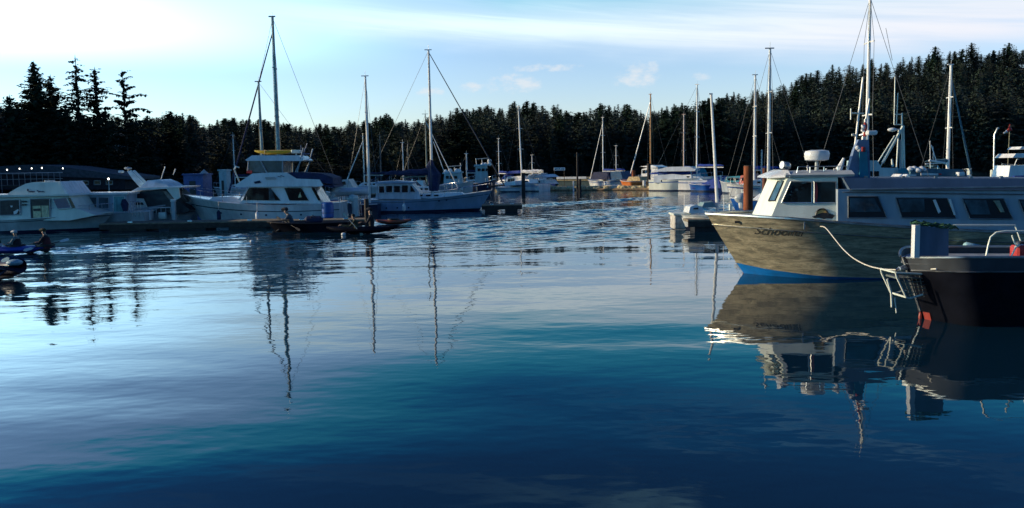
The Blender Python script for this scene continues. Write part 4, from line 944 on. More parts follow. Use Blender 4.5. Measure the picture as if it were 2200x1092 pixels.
for a_, b_ in (((560, 346), (574, 372)), ((607, 346), (607, 372)), ((534, 346), (532, 370)), ((646, 346), (634, 372)), ((652, 318), (638, 372))):
    for yy in (-1.24, 1.24): MB().tube([(D.L(*a_, -1.24)[0], yy, D.L(*a_, -1.24)[1]), (D.L(*b_, -1.24)[0], yy, D.L(*b_, -1.24)[1])], .035, 6).build('bridge_post', GT, D.e)
MB().prism(D.poly([(608, 386), (606, 372), (625, 370), (690, 373), (714, 382), (716, 397), (640, 385)], -1.5), -1.5, 1.5, .2).build('bridge_canopy', NAVY, D.e)
MB().prism(D.poly([(690, 401), (720, 403), (716, 398), (690, 397)], -1.5), -1.5, 1.5).build('aft_deck_roof', NAVY, D.e)
for k, pg in enumerate(([(529, 372), (532, 366), (542, 367), (541, 373)],)): D.pane(pg, -1.3, RED, 'bridge_light')
q = MB(); x, z = D.L(636, 326, 0); q.box(x-.22, x+.22, -.25, .25, z-.09, z+.09, .04); q.tube([(x, 0, z-.35), (x, 0, z)], .04, 6); q.build('radar', CREAM, D.e)
q = MB()
for a_, b_ in (((650, 340), (660, 308)), ((648, 345), (656, 318)), ((646, 312), (648, 334))): p_, r_ = D.L(*a_, .3), D.L(*b_, .3); q.tube([(p_[0], .3, p_[1]), (r_[0], .3, r_[1])], .02, 5)
x, z = D.L(655, 331, .3); q.tube([(x-.2, .3, z), (x+.25, .3, z)], .03, 5); q.build('signal_mast', mat('blue_grey_paint', (.14, .19, .30)), D.e)
# davit and bow rails
q = MB(); pd = [D.L(*p_, -.5) for p_ in ((515, 392), (508, 376), (503, 364), (507, 358), (514, 360))]; q.tube([(a_, -.5, b_) for a_, b_ in pd], .04, 6); q.build('davit', ALU, D.e)
pulpit(D, at, .0, .45, .42)
q = MB()
for px in (449, 500, 560, 640): x, z = D.L(px, 445, -1.6); s_ = (x-D.x(393, 0))/(D.x(738, 0)-D.x(393, 0)); p_ = at(max(0, s_), .5); q.tube([(p_[0], -p_[1]-.02, p_[2]), (p_[0], -p_[1]+.06, p_[2])], .05, 8)
q.build('portholes', NAVY, D.e)
x, z = D.L(592, 333, 0); ky = empty('kayak', D.o+D.ex*x, D.yaw, 'yellow kayak lying upside down on the flybridge yacht hardtop', 'kayak'); ky.location.z = z
def kayak_hull(L, Wd, H, m, parent, name='hull', n=14, flip=1):
    mb = MB(); rings = []
    for i in range(n+1):
        t = -1+2*i/n; k = max(.02, (1-abs(t)**2.4)); w_ = Wd/2*k; zr_ = H*.55*abs(t)**3
        rings.append([(t*L/2, w_*math.cos(a_), flip*(zr_*.7+H*(.5+.5*math.sin(a_)*(1 if math.sin(a_) > 0 else .9)*(.35+.65*k)))) for a_ in [j*2*math.pi/10 for j in range(10)]])
    mb.loft(rings, cap=True); return mb.build(name, m, parent)
kayak_hull(2.2, .6, .26, YELLOW, ky); q = MB(); q.tube([(-.5, -.32, .02), (-.5, -.2, .27), (-.5, .2, .27), (-.5, .32, .02)], .015, 4); q.build('strap', BLACK, ky)
# fender barrel and blue drum at the stern
x, z = D.L(704, 449, -2.1); bd = empty('barrel', D.o+D.ex*x+D.ey*-2.1, 0, 'royal blue plastic barrel standing at the yacht stern', 'barrel'); bd.location.z = .32
q = MB(); q.loft([[(.3*k*math.cos(a_), .3*k*math.sin(a_), z_) for a_ in [i*math.pi/7 for i in range(14)]] for k, z_ in ((.8, 0), (1, .05), (1.04, .4), (1, .75), (.8, .82))], cap=True); q.build('drum', BLUEP, bd); q = MB(); q.loft([[(.315*math.cos(a_), .315*math.sin(a_), z_) for a_ in [i*math.pi/7 for i in range(14)]] for z_ in (.26, .29)]); q.build('hoop', NAVYP, bd)
# ================================================================== KETCH behind the yacht
sailboat('tall white ketch behind the flybridge yacht, its main mast highest on the left', 604, 455, 25, 493, 735, fz=1.1, mm=mat('grey_green_spar', (.22, .30, .31), .4, .3), r=.13, furl=.065, B=1.6, mizzen=(555, 170), cm=NAVY, base=1.1, wr=.012, lean=-.0)
# ================================================================== MOTORSAILER (blue-white)
G = Fr(930, 454, 0, 'motorsailer', 'long pale blue motorsailer with wheelhouse and bow pointing right', 'sailing yacht')
PB = mat('pale_blue_hull', (.28, .42, .58), .35, var=.2, scale=1.4, streak=True)
at, st, ho = hull(G, PB, G.x(1057, 0, 409), G.L(1057, 409)[1], G.x(1030, 0, 450), G.x(775, 0, 440), G.L(775, 428)[1], 1.55, sag=.22, deck=GREYW, boot=NAVYP, stripe=NAVYP, stripez=(.80, .83), full=.5, bootz=.14)
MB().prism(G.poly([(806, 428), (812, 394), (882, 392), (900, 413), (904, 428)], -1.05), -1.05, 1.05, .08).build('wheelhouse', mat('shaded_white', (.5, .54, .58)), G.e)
MB().prism(G.poly([(806, 395), (806, 391), (846, 389), (886, 391), (886, 394)], -1.15), -1.15, 1.15).build('wheelhouse_roof', PB, G.e)
for pg in ([(814, 400), (826, 400), (826, 415), (814, 415)], [(829, 399), (843, 399), (843, 414), (829, 414)], [(846, 399), (860, 399), (860, 414), (846, 414)], [(863, 398), (877, 398), (877, 414), (863, 414)], [(881, 399), (884, 399), (894, 413), (881, 413)]): G.pane(pg, -1.06, GLASS, 'window', frame=WHITE, fw=.018)
MB().prism(G.poly([(885, 426), (888, 418), (990, 414), (1000, 420), (960, 426)], -.8), -.8, .8, .08).build('coachroof', WHITE, G.e)
for px in (898, 915, 932): G.pane([(px, 419), (px+10, 418.5), (px+10, 421.5), (px, 422)], -.81, GLASS, 'portlight')
rig(G, 0, 1.1, G.L(927, 98)[1]-.3, .09, SPAR, (.36, .69), wr=.010, back=(G.x(775, 0, 430), 0, 1.0))
gx, gz = G.L(1085, 398); q = MB(); q.tube([(G.x(1050, 0, 408), 0, 1.5), (gx, 0, gz)], [.07, .04], 6); q.build('bowsprit', DWOOD, G.e)
wavy((gx-.05, 0, gz), (.02, 0, G.L(927, 101)[1]-.35), .045, mat('dark_sail', (.05, .06, .08), .8), G)
cover(G, G.x(928, 0, 370), G.x(828, 0, 380), G.L(928, 372)[1], .55, NAVY)
q = MB(); a_ = G.L(928, 350); q.tube([(0, 0, a_[1]+.2), (-.1, 0, a_[1]-.2), (.15, 0, a_[1]-.8), (.1, 0, 1.3)], [.08, .28, .45, .3], 8); q.build('boom_tent', NAVY, G.e)
q = MB(); p_, r_ = G.L(932, 305), G.L(957, 375); q.tube([(p_[0], -.3, p_[1]), (r_[0], -.3, r_[1])], .025, 5); q.build('whisker_pole', SPAR, G.e)
for px, py in ((833, 441), (858, 440), (884, 440), (946, 422), (962, 421)):
    x, z = G.L(px, py, -1.5); s_ = (G.x(1057, 0)-x)/(G.x(1057, 0)-G.x(775, 0)); p_ = at(s_, z/1.3); q = MB(); q.tube([(p_[0], -p_[1]-.02, p_[2]), (p_[0], -p_[1]+.05, p_[2])], .055, 8); q.build('porthole', NAVY, G.e)
pulpit(G, at, 0, .35, .45)
sailboat('green-masted sloop partly hidden behind the motorsailer mast', 919, 440, 236, 985, 850, fz=1.0, mm=mat('green_grey_spar', (.12, .2, .17), .5), r=.05, cm=NAVY, furl=.04)
# ================================================================== white tender with outboard, hung up at the dock
TD = Fr(750, 474, 0, 'tender', 'pale inflatable tender hauled up above its outboard between yacht and motorsailer', 'dinghy', z=0)
a0, a1 = TD.x(715, 0, 410), TD.x(792, 0, 410); z0, z1 = TD.L(750, 420)[1], TD.L(750, 403)[1]
mb = MB(); rings = []
for i in range(13):
    t = i/12; x = lerp(a0, a1, t); w_ = .7*(1-max(0, (t-.55)/.45)**2.2)+.02; zz = lerp(z0, z1, .45)+.06*t
    rings.append([(x, w_*math.cos(a_), zz+(.2 if math.sin(a_) > 0 else .26)*math.sin(a_)) for a_ in [k*math.pi/6 for k in range(12)]])
mb.loft(rings, cap=True).build('hull', mat('light_grey_tube', (.62, .64, .66), .5, var=.12), TD.e)
q = MB(); q.tube([(a0-.05, -.5, z0-.1), (a0+.3, -.55, z1-.12), (a0+.5, -.5, z1-.05)], [.12, .17, .1], 8); q.build('folded_cover', WHITE, TD.e)
q = MB()
for xx in (a0+.4, a1-.5): q.tube([(xx, -.3, 0.25), (xx, -.3, z0)], .03, 5); q.tube([(xx, .3, .25), (xx, .3, z0)], .03, 5)
q.build('cradle', STEEL, TD.e)
x, z = TD.L(757, 426, -1); ob = empty('outboard_motor', TD.o+Vector((x, -1, 0)), 0, 'white outboard motor tilted on its bracket below the hauled-up tender', 'outboard'); ob.location.z = 0
q = MB(); q.ell((0, 0, z), (.25, .17, .2), 10, 8); q.build('cowl', mat('teal_white_cowl', (.45, .6, .62), .35), ob); q = MB(); q.tube([(.02, 0, z-.1), (.03, 0, z-.5), (.0, 0, .1)], [.1, .07, .06], 8); q.tube([(-.05, 0, .12), (.12, 0, .1)], .05, 8); q.build('leg', GREYW, ob)
# ================================================================== DOCKS on the left
def dock(px0, px1, wl, depth, h, label, m=DWOOD, top=WOOD, name='floating_dock', float_m=BLACK, yaw=0):
    fr = Fr((px0+px1)/2, wl, yaw, name, label, 'dock'); a_, b_ = fr.x(px0, 0, wl), fr.x(px1, 0, wl)
    MB().box(a_, b_, 0, depth, h-.1, h, .01).build('planking', top, fr.e)
    MB().box(a_, b_, -.05, .03, h-.3, h-.06).build('fascia', m, fr.e)
    n_ = max(2, int((b_-a_)/2.2))
    for i in range(n_): x = lerp(a_, b_, (i+.15)/n_); MB().box(x, x+(b_-a_)/n_*.62, .05, depth-.05, -.35, h-.1).build('float', float_m, fr.e)
    q = MB()
    for i in range(n_): x = lerp(a_, b_, (i+.5)/n_); q.box(x-.12, x+.12, .08, .16, h, h+.07, .01)
    q.build('cleats', STEEL, fr.e); return fr
dock(214, 600, 494, 1.6, .38, 'low dark dock in front of the express cruiser and yacht bow')
dock(600, 790, 490, 1.4, .38, 'low dark dock section below the yacht stern')
dock(1035, 1122, 456, 2.0, .45, 'dark dock stub beyond the motorsailer bow')

# gangway shed with railings and string lights at far left
Q0 = Fr(60, 412, 0, 'pier_building', 'long low shingle-roofed pier building behind the cream cabin boat', 'building', z=0, Y=88)
rp_ = Q0.poly([(-80, 362), (60, 354), (120, 357), (285, 380), (285, 386), (-80, 372)])
MB().prism(rp_, 0, 7, 0).build('roof', ROOFM, Q0.e)
MB().prism(Q0.poly([(-60, 371), (265, 385), (265, 408), (-60, 408)]), .4, 6.5).build('wall', mat('dark_boards', (.03, .028, .035), .9, var=.4), Q0.e)
for px in (150, 176, 202, 228): Q0.pane([(px, 388), (px+14, 389), (px+14, 397), (px, 397)], .39, GLASS, 'window', frame=GREYW, fw=.03)
RL = Fr(50, 425, 0, 'boardwalk', 'raised boardwalk with a long post railing at the far left', 'boardwalk', Y=78)
a_ = RL.x(-80, 0, 380); b_ = RL.x(135, 0, 380); zt_ = RL.L(60, 372)[1]; zl_ = RL.L(60, 398)[1]
MB().box(a_, b_, 0, 3, zl_-.15, zl_, .01).build('planking', DWOOD, RL.e)
q = MB(); q.tube([(a_, 0, zt_), (b_, 0, zt_)], .035, 5); q.tube([(a_, 0, (zt_+zl_)/2), (b_, 0, (zt_+zl_)/2)], .015, 4); q.build('handrail', GREYW, RL.e)
for i in range(17):
    x = lerp(a_, b_, (i+.5)/17); MB().tube([(x, 0, -.4 if i % 3 == 0 else zl_), (x, 0, zt_)], .03, 5).build('post', mat('pale_post', (.2, .2, .22), .7), RL.e)
sl_ = Fr(50, 425, 0, 'string_lights', 'string of small lit bulbs above the boardwalk railing', 'string lights', Y=77.5)
bl = [(15, 365), (42, 363), (68, 362), (90, 361), (135, 362)]; q = MB(); cp = []
for (x1, y1), (x2, y2) in zip(bl, bl[1:]):
    p_, r_ = sl_.L(x1, y1-1), sl_.L(x2, y2-1); cp += [(lerp(p_[0], r_[0], t), 0, lerp(p_[1], r_[1], t)-.35*math.sin(math.pi*t)) for t in (0, .25, .5, .75)]
cp = [(sl_.x(-40, 0, 362), 0, sl_.L(-40, 362)[1])]+cp+[(sl_.L(135, 361)[0], 0, sl_.L(135, 361)[1])]; q.tube(cp, .012, 4); q.build('cable', BLACK, sl_.e)
for x_, y_ in bl: p_ = sl_.L(x_, y_); q = MB(); q.ell((p_[0], 0, p_[1]), (.045, .045, .06), 8, 6); q.build('bulb', LAMP, sl_.e)
LP = Fr(234, 430, 0, 'dock_lamp', 'small lit dock lamp on a post right of the curtained cabin roof', 'lamp', Y=70); p_ = LP.L(234, 386)
MB().tube([(0, 0, -.3), (0, 0, p_[1])], .04, 6).build('post', GREYW, LP.e); q = MB(); q.ell((0, 0, p_[1]+.05), (.08, .08, .08), 8, 6); q.build('bulb', LAMP, LP.e)
# sheds, carts and posts in the clutter beyond the left docks
def shed(px0, px1, top, Y, m, label, name='storage_shed', cat='shed', rm=None, base=.45, dep=2.0):
    fr = Fr((px0+px1)/2, 430, 0, name, label, cat, Y=Y); a_, b_ = fr.x(px0, 0, 390), fr.x(px1, 0, 390); z = fr.L((px0+px1)/2, top)[1]
    MB().box(a_, b_, 0, dep, -.3 if base < .3 else .2, z-.12, .02).build('wall', m, fr.e); MB().prism([(a_-.08, z-.12), (b_+.08, z-.12), (b_+.05, z-.02), (a_-.05, z)], -.1, dep+.1).build('roof', rm or m, fr.e)
    MB().box(lerp(a_, b_, .3), lerp(a_, b_, .62), -.03, .01, .25, min(z-.3, 2.1)).build('door', DK, fr.e); return fr
shed(394, 436, 373, 66, mat('blue_box_paint', (.06, .10, .28), .6), 'blue box-shaped shed behind the yacht bow')
shed(471, 487, 364, 66, mat('pale_teal_paint', (.30, .45, .50), .6), 'narrow pale teal kiosk behind the yacht foredeck', 'kiosk', 'kiosk', dep=1)
dock(380, 560, 424, 2.5, .42, 'distant dock behind the flybridge yacht carrying the blue shed')
q = Fr(437, 430, 0, 'marker_cone', 'small white pointed cover on top of the blue shed corner', 'cover', Y=66); p_ = q.L(437, 364); p2 = q.L(437, 373); MB().loft([[(k*.35*math.cos(a), .3+k*.35*math.sin(a), z_) for a in [i*math.pi/4 for i in range(8)]] for k, z_ in ((1, p2[1]), (.05, p_[1]))], cap=True).build('cover', GREYW, q.e)
# ================================================================== DISTANT SAILING BOATS
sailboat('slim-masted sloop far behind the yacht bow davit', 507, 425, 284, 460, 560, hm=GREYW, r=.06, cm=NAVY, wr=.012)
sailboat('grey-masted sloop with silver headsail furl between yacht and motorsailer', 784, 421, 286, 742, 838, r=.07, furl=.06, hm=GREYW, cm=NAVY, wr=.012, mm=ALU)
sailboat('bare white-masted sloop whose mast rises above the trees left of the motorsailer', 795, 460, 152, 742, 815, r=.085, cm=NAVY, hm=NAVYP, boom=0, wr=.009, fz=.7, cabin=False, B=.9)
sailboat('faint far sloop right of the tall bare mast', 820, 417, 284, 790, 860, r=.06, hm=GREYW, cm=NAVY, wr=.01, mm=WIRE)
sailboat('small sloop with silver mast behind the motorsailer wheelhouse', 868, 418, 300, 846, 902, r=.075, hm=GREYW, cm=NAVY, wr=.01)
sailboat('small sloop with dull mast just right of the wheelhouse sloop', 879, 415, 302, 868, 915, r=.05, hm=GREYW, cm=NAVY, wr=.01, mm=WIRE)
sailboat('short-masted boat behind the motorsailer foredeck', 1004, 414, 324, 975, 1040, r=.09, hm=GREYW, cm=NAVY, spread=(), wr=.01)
sailboat('small white sloop left of the blue-awning launch', 1073, 408, 292, 1062, 1105, r=.06, hm=WHITE, cm=BLUE, wr=.012, fz=.8)
sailboat('white sloop leaning left in front of the central forest', 1122, 411, 222, 1086, 1170, r=.09, lean=-.35, hm=WHITE, cm=WHITE, wr=.012, fz=.9)
sailboat('little sloop with blue hull right of the leaning sloop', 1144, 405, 328, 1125, 1182, r=.06, hm=BLUEP, cm=WHITE, wr=.01, fz=.9)
sailboat('sloop with slanting furled headsail behind the middle dock', 1296, 401, 247, 1268, 1330, r=.08, furl=.05, hm=WHITE, cm=BLUE, wr=.012, fz=.8)
sailboat('small sloop with pink-capped mast at the blue tarpaulins', 1324, 400, 308, 1300, 1345, r=.06, hm=WHITE, cm=BLUE, wr=.01, fz=.8)
sailboat('classic sloop with varnished wooden mast and white headsail furl', 1398, 400, 197, 1352, 1440, r=.11, mm=VARN, furl=.08, hm=ORANGE, cm=WHITE, boot=DWOOD, wr=.012, fz=.8, spread=(.6,))
sailboat('sloop with pinkish mast behind the white motor yacht', 1469, 403, 240, 1440, 1500, r=.09, hm=WHITE, cm=BLUE, mm=mat('pinkish_spar', (.62, .48, .42), .4), wr=.01)
sailboat('tall sloop whose mast is wrapped in blue canvas at its foot', 1497, 410, 175, 1400, 1530, r=.09, hm=WHITE, cm=BLUE, wr=.012, boom=1, fz=1.2)
sailboat('tall white sloop left of the rusty piling top', 1620, 425, 152, 1560, 1690, r=.10, hm=WHITE, cm=BLUE, furl=None, wr=.010)
sailboat('nearer sloop with thick grey mast behind the water taxi bow', 1650, 468, 90, 1568, 1760, r=.085, hm=BLUEP, cm=BLUE, mm=mat('grey_white_spar', (.5, .52, .52), .4, .3), wr=.008, fz=.9)
sailboat('sloop with two crosstrees and tallest mast, behind the water taxi fin', 1858, 486, -25, 1740, 2010, r=.085, hm=WHITE, cm=WHITE, boom=0, wr=.010, fz=1.2, furl=None, spread=(.42, .78))
fr, at, zt2 = sailboat('white ketch with furled jib and low boom over the taxi roof', 2034, 420, 130, 2085, 1970, r=.14, furl=.09, hm=mat('teal_hull', (.10, .2, .24), .4), cm=mat('dim_teal_cover', (.06, .14, .18), .8), wr=.010, fz=1.3, lean=0)
def spar(px0, py0, px1, py1, Y, r, m, name, label, cat, r2=None):
    a_ = pt(px0, py0, Y); b_ = pt(px1, py1, Y); o_ = MB().tube([Vector((0, 0, 0)), b_-a_], [r, r2 or r], 7).build(name, m); o_.location = a_; tag(o_, label, cat); return o_
# stays and furled sails that stand beside the tall mast over the taxi
X1 = Fr(1842, 480, 0, 'ketch', 'ketch behind the taxi fin with slanting furled mizzen and short crossbar', 'sailing yacht', Y=39)
at, st, ho = hull(X1, WHITE, X1.x(1700, 0, 440), 1.3, X1.x(1720, 0, 470), X1.x(1960, 0, 440), 1.0, 1.3, boot=NAVYP)
q = MB()
p_, r_ = X1.L(1827, 400, 0), X1.L(1854, 166, 0); q.tube([(p_[0], 0, .9), (p_[0], 0, p_[1]), (r_[0], 0, r_[1])], [.05, .055, .04], 6); q.build('furled_sail', SPAR, X1.e)
q = MB(); p_, r_ = X1.L(1834, 330, .2), X1.L(1852, 166, .2); q.tube([(p_[0], .2, 1), (p_[0], .2, p_[1]), (r_[0], 0, r_[1])], .02, 5); q.build('backstay', SPAR, X1.e)
q = MB(); p_, r_ = X1.L(1828, 243, 0), X1.L(1856, 244, 0); q.tube([(p_[0], 0, p_[1]), (r_[0], 0, r_[1])], .03, 5); q.tube([(p_[0], 0, p_[1]-.3), (p_[0], 0, p_[1]+.2)], .03, 5); q.build('crossbar', CREAM, X1.e)
p_ = X1.L(1829, 290, 0); q = MB(); q.tube([(p_[0]+.02, 0, p_[1]), (p_[0]+.12, 0, p_[1])], .05, 6); q.build('fitting', CREAM, X1.e)
# fishing boat with gantry
FB = Fr(1925, 462, 0, 'fishing_boat', 'pale blue fishing boat with A-frame gantry, poles and radar, behind the taxi roof', 'fishing boat', Y=52)
at, st, ho = hull(FB, WHITE, FB.x(1760, 0, 400), 1.9, FB.x(1775, 0, 440), FB.x(1970, 0, 410), 1.3, 1.6, boot=BLUEP)
LB = mat('light_teal_paint', (.36, .50, .52), .5, var=.2, streak=True)
MB().prism(FB.poly([(1846, 392), (1850, 345), (1886, 345), (1895, 362), (1930, 361), (1932, 392)], -1.1), -1.1, 1.1, .06).build('wheelhouse', LB, FB.e)
for a_, b_ in ((1849, 1858), (1862, 1874), (1878, 1888)): FB.pane([(a_, 368), (b_, 368), (b_, 379), (a_, 379)], -1.12, GLASS, 'window')
MB().prism(FB.poly([(1930, 362), (1948, 362), (1950, 385), (1932, 388)], -1), -1.0, 1.0).build('net_drum_housing', LB, FB.e)
q = MB(); x, z = FB.L(1938, 373, -1.1); q.loft([[(x+.32*k*math.cos(a), y_, z+.32*k*math.sin(a)) for a in [i*math.pi/7 for i in range(14)]] for k, y_ in ((1, -1.3), (1, -1.2), (.5, -1.19), (.5, -.8))], cap=True); q.build('net_drum', TEAL, FB.e)
q = MB()
def ln(fr, a, b, r, off=0.0, r2=None): p_, r_ = fr.L(*a, off), fr.L(*b, off); q.tube([(p_[0], off, p_[1]), (r_[0], off, r_[1])], [r, r2 or r], 6)
for A_ in (((1923, 165), (1921, 268), .035), ((1929, 200), (1926, 268), .03), ((1938, 243), (1938, 366), .05), ((1941, 270), (1943, 362), .06), ((1931, 278), (1926, 366), .05), ((1921, 268), (1938, 268), .03), ((1923, 246), (1938, 246), .03)): ln(FB, A_[0], A_[1], A_[2])
q.build('gantry', CREAM, FB.e); q = MB()
for A_ in (((1940, 272), (1896, 350), .09), ((1922, 292), (1884, 352), .04), ((1896, 350), (1878, 380), .035)): ln(FB, A_[0], A_[1], A_[2], -.3)
q.build('boom', CREAM, FB.e); q = MB(); p_ = FB.L(1917, 279, -.2); q.ell((p_[0], -.2, p_[1]), (.3, .2, .12), 10, 6); q.tube([(p_[0]+.1, -.2, p_[1]), (p_[0]+.6, 0, p_[1]+.02)], .04, 5); q.build('radar', WHITE, FB.e)
q = MB(); ln(FB, (1934, 300), (1934, 362), .04); q.build('exhaust_pipe', GREYW, FB.e)
q = MB(); ln(FB, (1916, 342), (1918, 358), .05, -.6, .08); q.build('deck_light', CREAM, FB.e)
spar(1898, 60, 1884, -10, 45, .012, WIRE, 'stay_wire', 'thin dark stay crossing the sky right of the tallest mast', 'rigging wire').location = pt(1917, 130, 45)
# boats beyond the taxi roof to the right
SB_ = Fr(2010, 432, 0, 'sailboat', 'low teal-covered sailing boat lying just above the taxi roof line', 'sailboat', Y=57)
at, st, ho = hull(SB_, mat('teal_hull', (.10, .2, .24), .4), SB_.x(1950, 0, 400), 1.6, SB_.x(1960, 0, 430), SB_.x(2085, 0, 400), 1.5, 1.3, boot=NAVYP)
MB().prism(SB_.poly([(1955, 382), (1960, 366), (2000, 362), (2070, 364), (2078, 376), (2078, 384)], -.9), -.9, .9, .2).build('deck_cover', mat('dim_teal_cover', (.06, .14, .18), .8), SB_.e)
q = MB(); rn = random.Random(9)
for i in range(7): x, z = SB_.L(1958+i*5, 362+rn.random()*5, -.8); q.ell((x, -.8+rn.random()*.5, z), (.22, .2, .16), 8, 6)
q.build('folded_sail', WHITE, SB_.e)
q = MB(); ln(SB_, (1998, 303), (1999, 384), .025); ln(SB_, (2001, 312), (2012, 348), .035); ln(SB_, (2005, 315), (2005, 345), .02); ln(SB_, (1996, 345), (2032, 351), .07); q.build('boom', SPAR, SB_.e)
SB_.pane([(1978, 372), (2015, 373), (2015, 377), (1978, 377)], -1.05, WHITE, 'fender_strip', t=.05); SB_.pane([(2017, 373), (2022, 373), (2022, 376), (2017, 376)], -1.05, RED, 'marking', t=.05)
q = MB(); x, z = SB_.L(2063, 374, -1.0); q.box(x-.22, x+.22, -1.2, -.8, z-.14, z+.12, .05); q.build('white_fender', WHITE, SB_.e)
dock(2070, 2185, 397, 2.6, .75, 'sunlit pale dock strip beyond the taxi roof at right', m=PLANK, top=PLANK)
def bollard(px, top, Y, w_, label, z0=.7):
    p_ = pt(px, top, Y); q = MB(); q.tube([(0, 0, z0-.4), (0, 0, p_.z-.06), (0, 0, p_.z)], [w_, w_, w_*.7], 10); o_ = q.build('dock_post', CREAM); o_.location = (p_.x, Y, 0); tag(o_, label, 'post')
bollard(2083, 363, 91, .19, 'short pale dock post beside the teal boat stern'); bollard(2132, 365, 91, .19, 'short pale dock post at the lamp-post foot')
Lq = Fr(2137, 400, 0, 'lamp_post', 'grey lamp post with curved top near the right edge', 'lamp post', Y=92); q = MB(); ps = [Lq.L(*p_) for p_ in ((2135, 376), (2136, 300), (2137, 288), (2143, 276))]; q.tube([(ps[0][0], 0, .6)]+[(a_, 0, b_) for a_, b_ in ps], .07, 7); q.build('pole', ALU, Lq.e); q = MB(); x, z = ps[-1]; q.ell((x+.05, 0, z), (.16, .1, .1), 8, 6); q.build('lamp_head', GREYW, Lq.e)
Fq = Fr(2166, 400, 0, 'flag_pole', 'leaning flag pole with red and white pennant at the right edge', 'flag pole', Y=70); q = MB(); a_, b_ = Fq.L(2164, 384), Fq.L(2170, 268); q.tube([(a_[0], 0, .5), (a_[0], 0, a_[1]), (b_[0], 0, b_[1])], .045, 6); q.build('pole', mat('olive_pole', (.16, .15, .08), .6), Fq.e)
flag(Fq, [(2170, 266), (2163, 282), (2168, 284), (2176, 280)], -.05, RED, 'flag', amp=.05); flag(Fq, [(2163, 279), (2155, 286), (2157, 288), (2167, 283)], -.05, WHITE, 'flag_tip', amp=.04)
bk_ = Fr(2163, 400, 0, 'bucket', 'orange bucket on the dock at the flag-pole foot', 'bucket', Y=69.5); a_ = bk_.L(2163, 384)[1]; b_ = bk_.L(2163, 373)[1]; q = MB(); q.loft([[(k*.22*math.cos(a), k*.22*math.sin(a), z_) for a in [i*math.pi/6 for i in range(12)]] for k, z_ in ((.8, a_-.4), (1.1, b_), (1, b_), (.7, a_-.3))], cap=True); q.build('pail', ORANGE, bk_.e); q = MB(); q.tube([(-.22, 0, b_), (0, 0, b_+.2), (.22, 0, b_)], .015, 5); q.build('handle', STEEL, bk_.e)
def power(label, px, wl, hullp, cabin, roof, windows, hm=WHITE, cm=WHITE, fz=1.0, B=1.4, rail=True, boot=NAVYP, canvas=None, Y=None, name='motor_boat', bend=.2, mast=None, full=.45, yaw=None):
    fr = Fr(px, wl, yaw if yaw is not None else (-40 if 1050 < px < 1605 else 0), name, label, 'motor boat', Y=Y); off = -B*.8
    at, st, ho = hull(fr, hm, fr.x(hullp[0], 0, wl-8), fz*1.2, fr.x(hullp[1], 0, wl), fr.x(hullp[2], 0, wl-8), fz*.9, B, sag=fz*.08, deck=WHITE, boot=boot, full=full, transom=.45 if 1050 < px < 1605 else .8, stripe=BLUEP if hm in (WHITE, CREAM) else None, stripez=(.74, .82))
    if cabin: MB().prism(fr.poly(cabin, off), off, -off, .1).build('cabin', cm, fr.e)
    if roof: MB().prism(fr.poly(roof, off-.1), off-.1, -off+.1, .08).build('roof', cm if canvas is None else canvas, fr.e)
    for wdw in windows: fr.pane(wdw, off-.012, GLASS, 'window')
    if rail: pulpit(fr, at, 0, .4, .4)
    if mast: q = MB(); a_, b_ = fr.L(mast[0], mast[1]), fr.L(mast[0], mast[2]); q.tube([(a_[0], 0, a_[1]), (b_[0], 0, b_[1])], [.06, .04], 6); q.tube([(a_[0]-.4, 0, lerp(a_[1], b_[1], .45)), (a_[0]+.4, 0, lerp(a_[1], b_[1], .45))], .03, 5); q.build('mast', SPAR, fr.e)
    return fr, at
PW, at = power('white motor yacht cut by the right edge of the picture', 2215, 432, (2150, 2158, 2330), [(2166, 385), (2172, 356), (2300, 352), (2310, 385)], [(2176, 339), (2184, 330), (2320, 326), (2320, 338)], [[(2185, 343), (2200, 341), (2200, 352), (2181, 353)]], fz=1.6, Y=64)
MB().prism(PW.poly([(2186, 341), (2190, 341), (2184, 356), (2180, 356)], -1.0), -1.0, -.9).build('roof_post', WHITE, PW.e)
MB().prism(PW.poly([(2190, 321), (2196, 315), (2240, 315), (2240, 321)], -.8), -.8, .8).build('upper_roof', WHITE, PW.e)
MB().prism(PW.poly([(2170, 388), (2180, 378), (2210, 377), (2240, 392)], -1.5), -1.55, -1.3).build('blue_cover', BLUE, PW.e)
# ================================================================== MIDDLE: far docks and boats
fd1 = Fr(1240, 411, -25, 'breakwater_dock', 'long log-and-stone floating dock across the middle distance', 'dock', Y=95)
a_, b_ = fd1.x(1055, 0, 408), fd1.x(1400, 0, 408)
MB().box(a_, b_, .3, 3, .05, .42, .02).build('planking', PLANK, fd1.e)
q = MB(); rn = random.Random(21)
x = a_
while x < b_:
    r_ = rn.uniform(.16, .46); q.ell((x, rn.uniform(-.05, .3), rn.uniform(.0, .32)), (r_*rn.uniform(1, 1.6), r_, r_*.8), 7, 5); x += r_*rn.uniform(.7, 1.3)
q.build('rubble', mat('yellow_stone', (.62, .50, .27), .9, var=.5, scale=5), fd1.e)
q = MB(); q.tube([(a_+5, -.25, .08), ((a_+b_)/2, -.28, .1), (b_, -.25, .09)], .13, 7); q.build('log_boom', mat('pale_log', (.40, .26, .14), .85, var=.4), fd1.e)
fd2 = Fr(1270, 400, -24, 'floating_dock', 'pale plank dock behind the log breakwater', 'dock', Y=114)
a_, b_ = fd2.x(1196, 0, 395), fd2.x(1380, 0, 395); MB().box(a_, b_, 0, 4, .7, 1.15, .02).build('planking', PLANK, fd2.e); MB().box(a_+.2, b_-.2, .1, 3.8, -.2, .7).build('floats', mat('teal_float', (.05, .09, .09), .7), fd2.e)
MB().box(a_, fd2.x(1260, 0, 395), -.1, .05, .95, 1.25).build('kerb', WHITE, fd2.e)
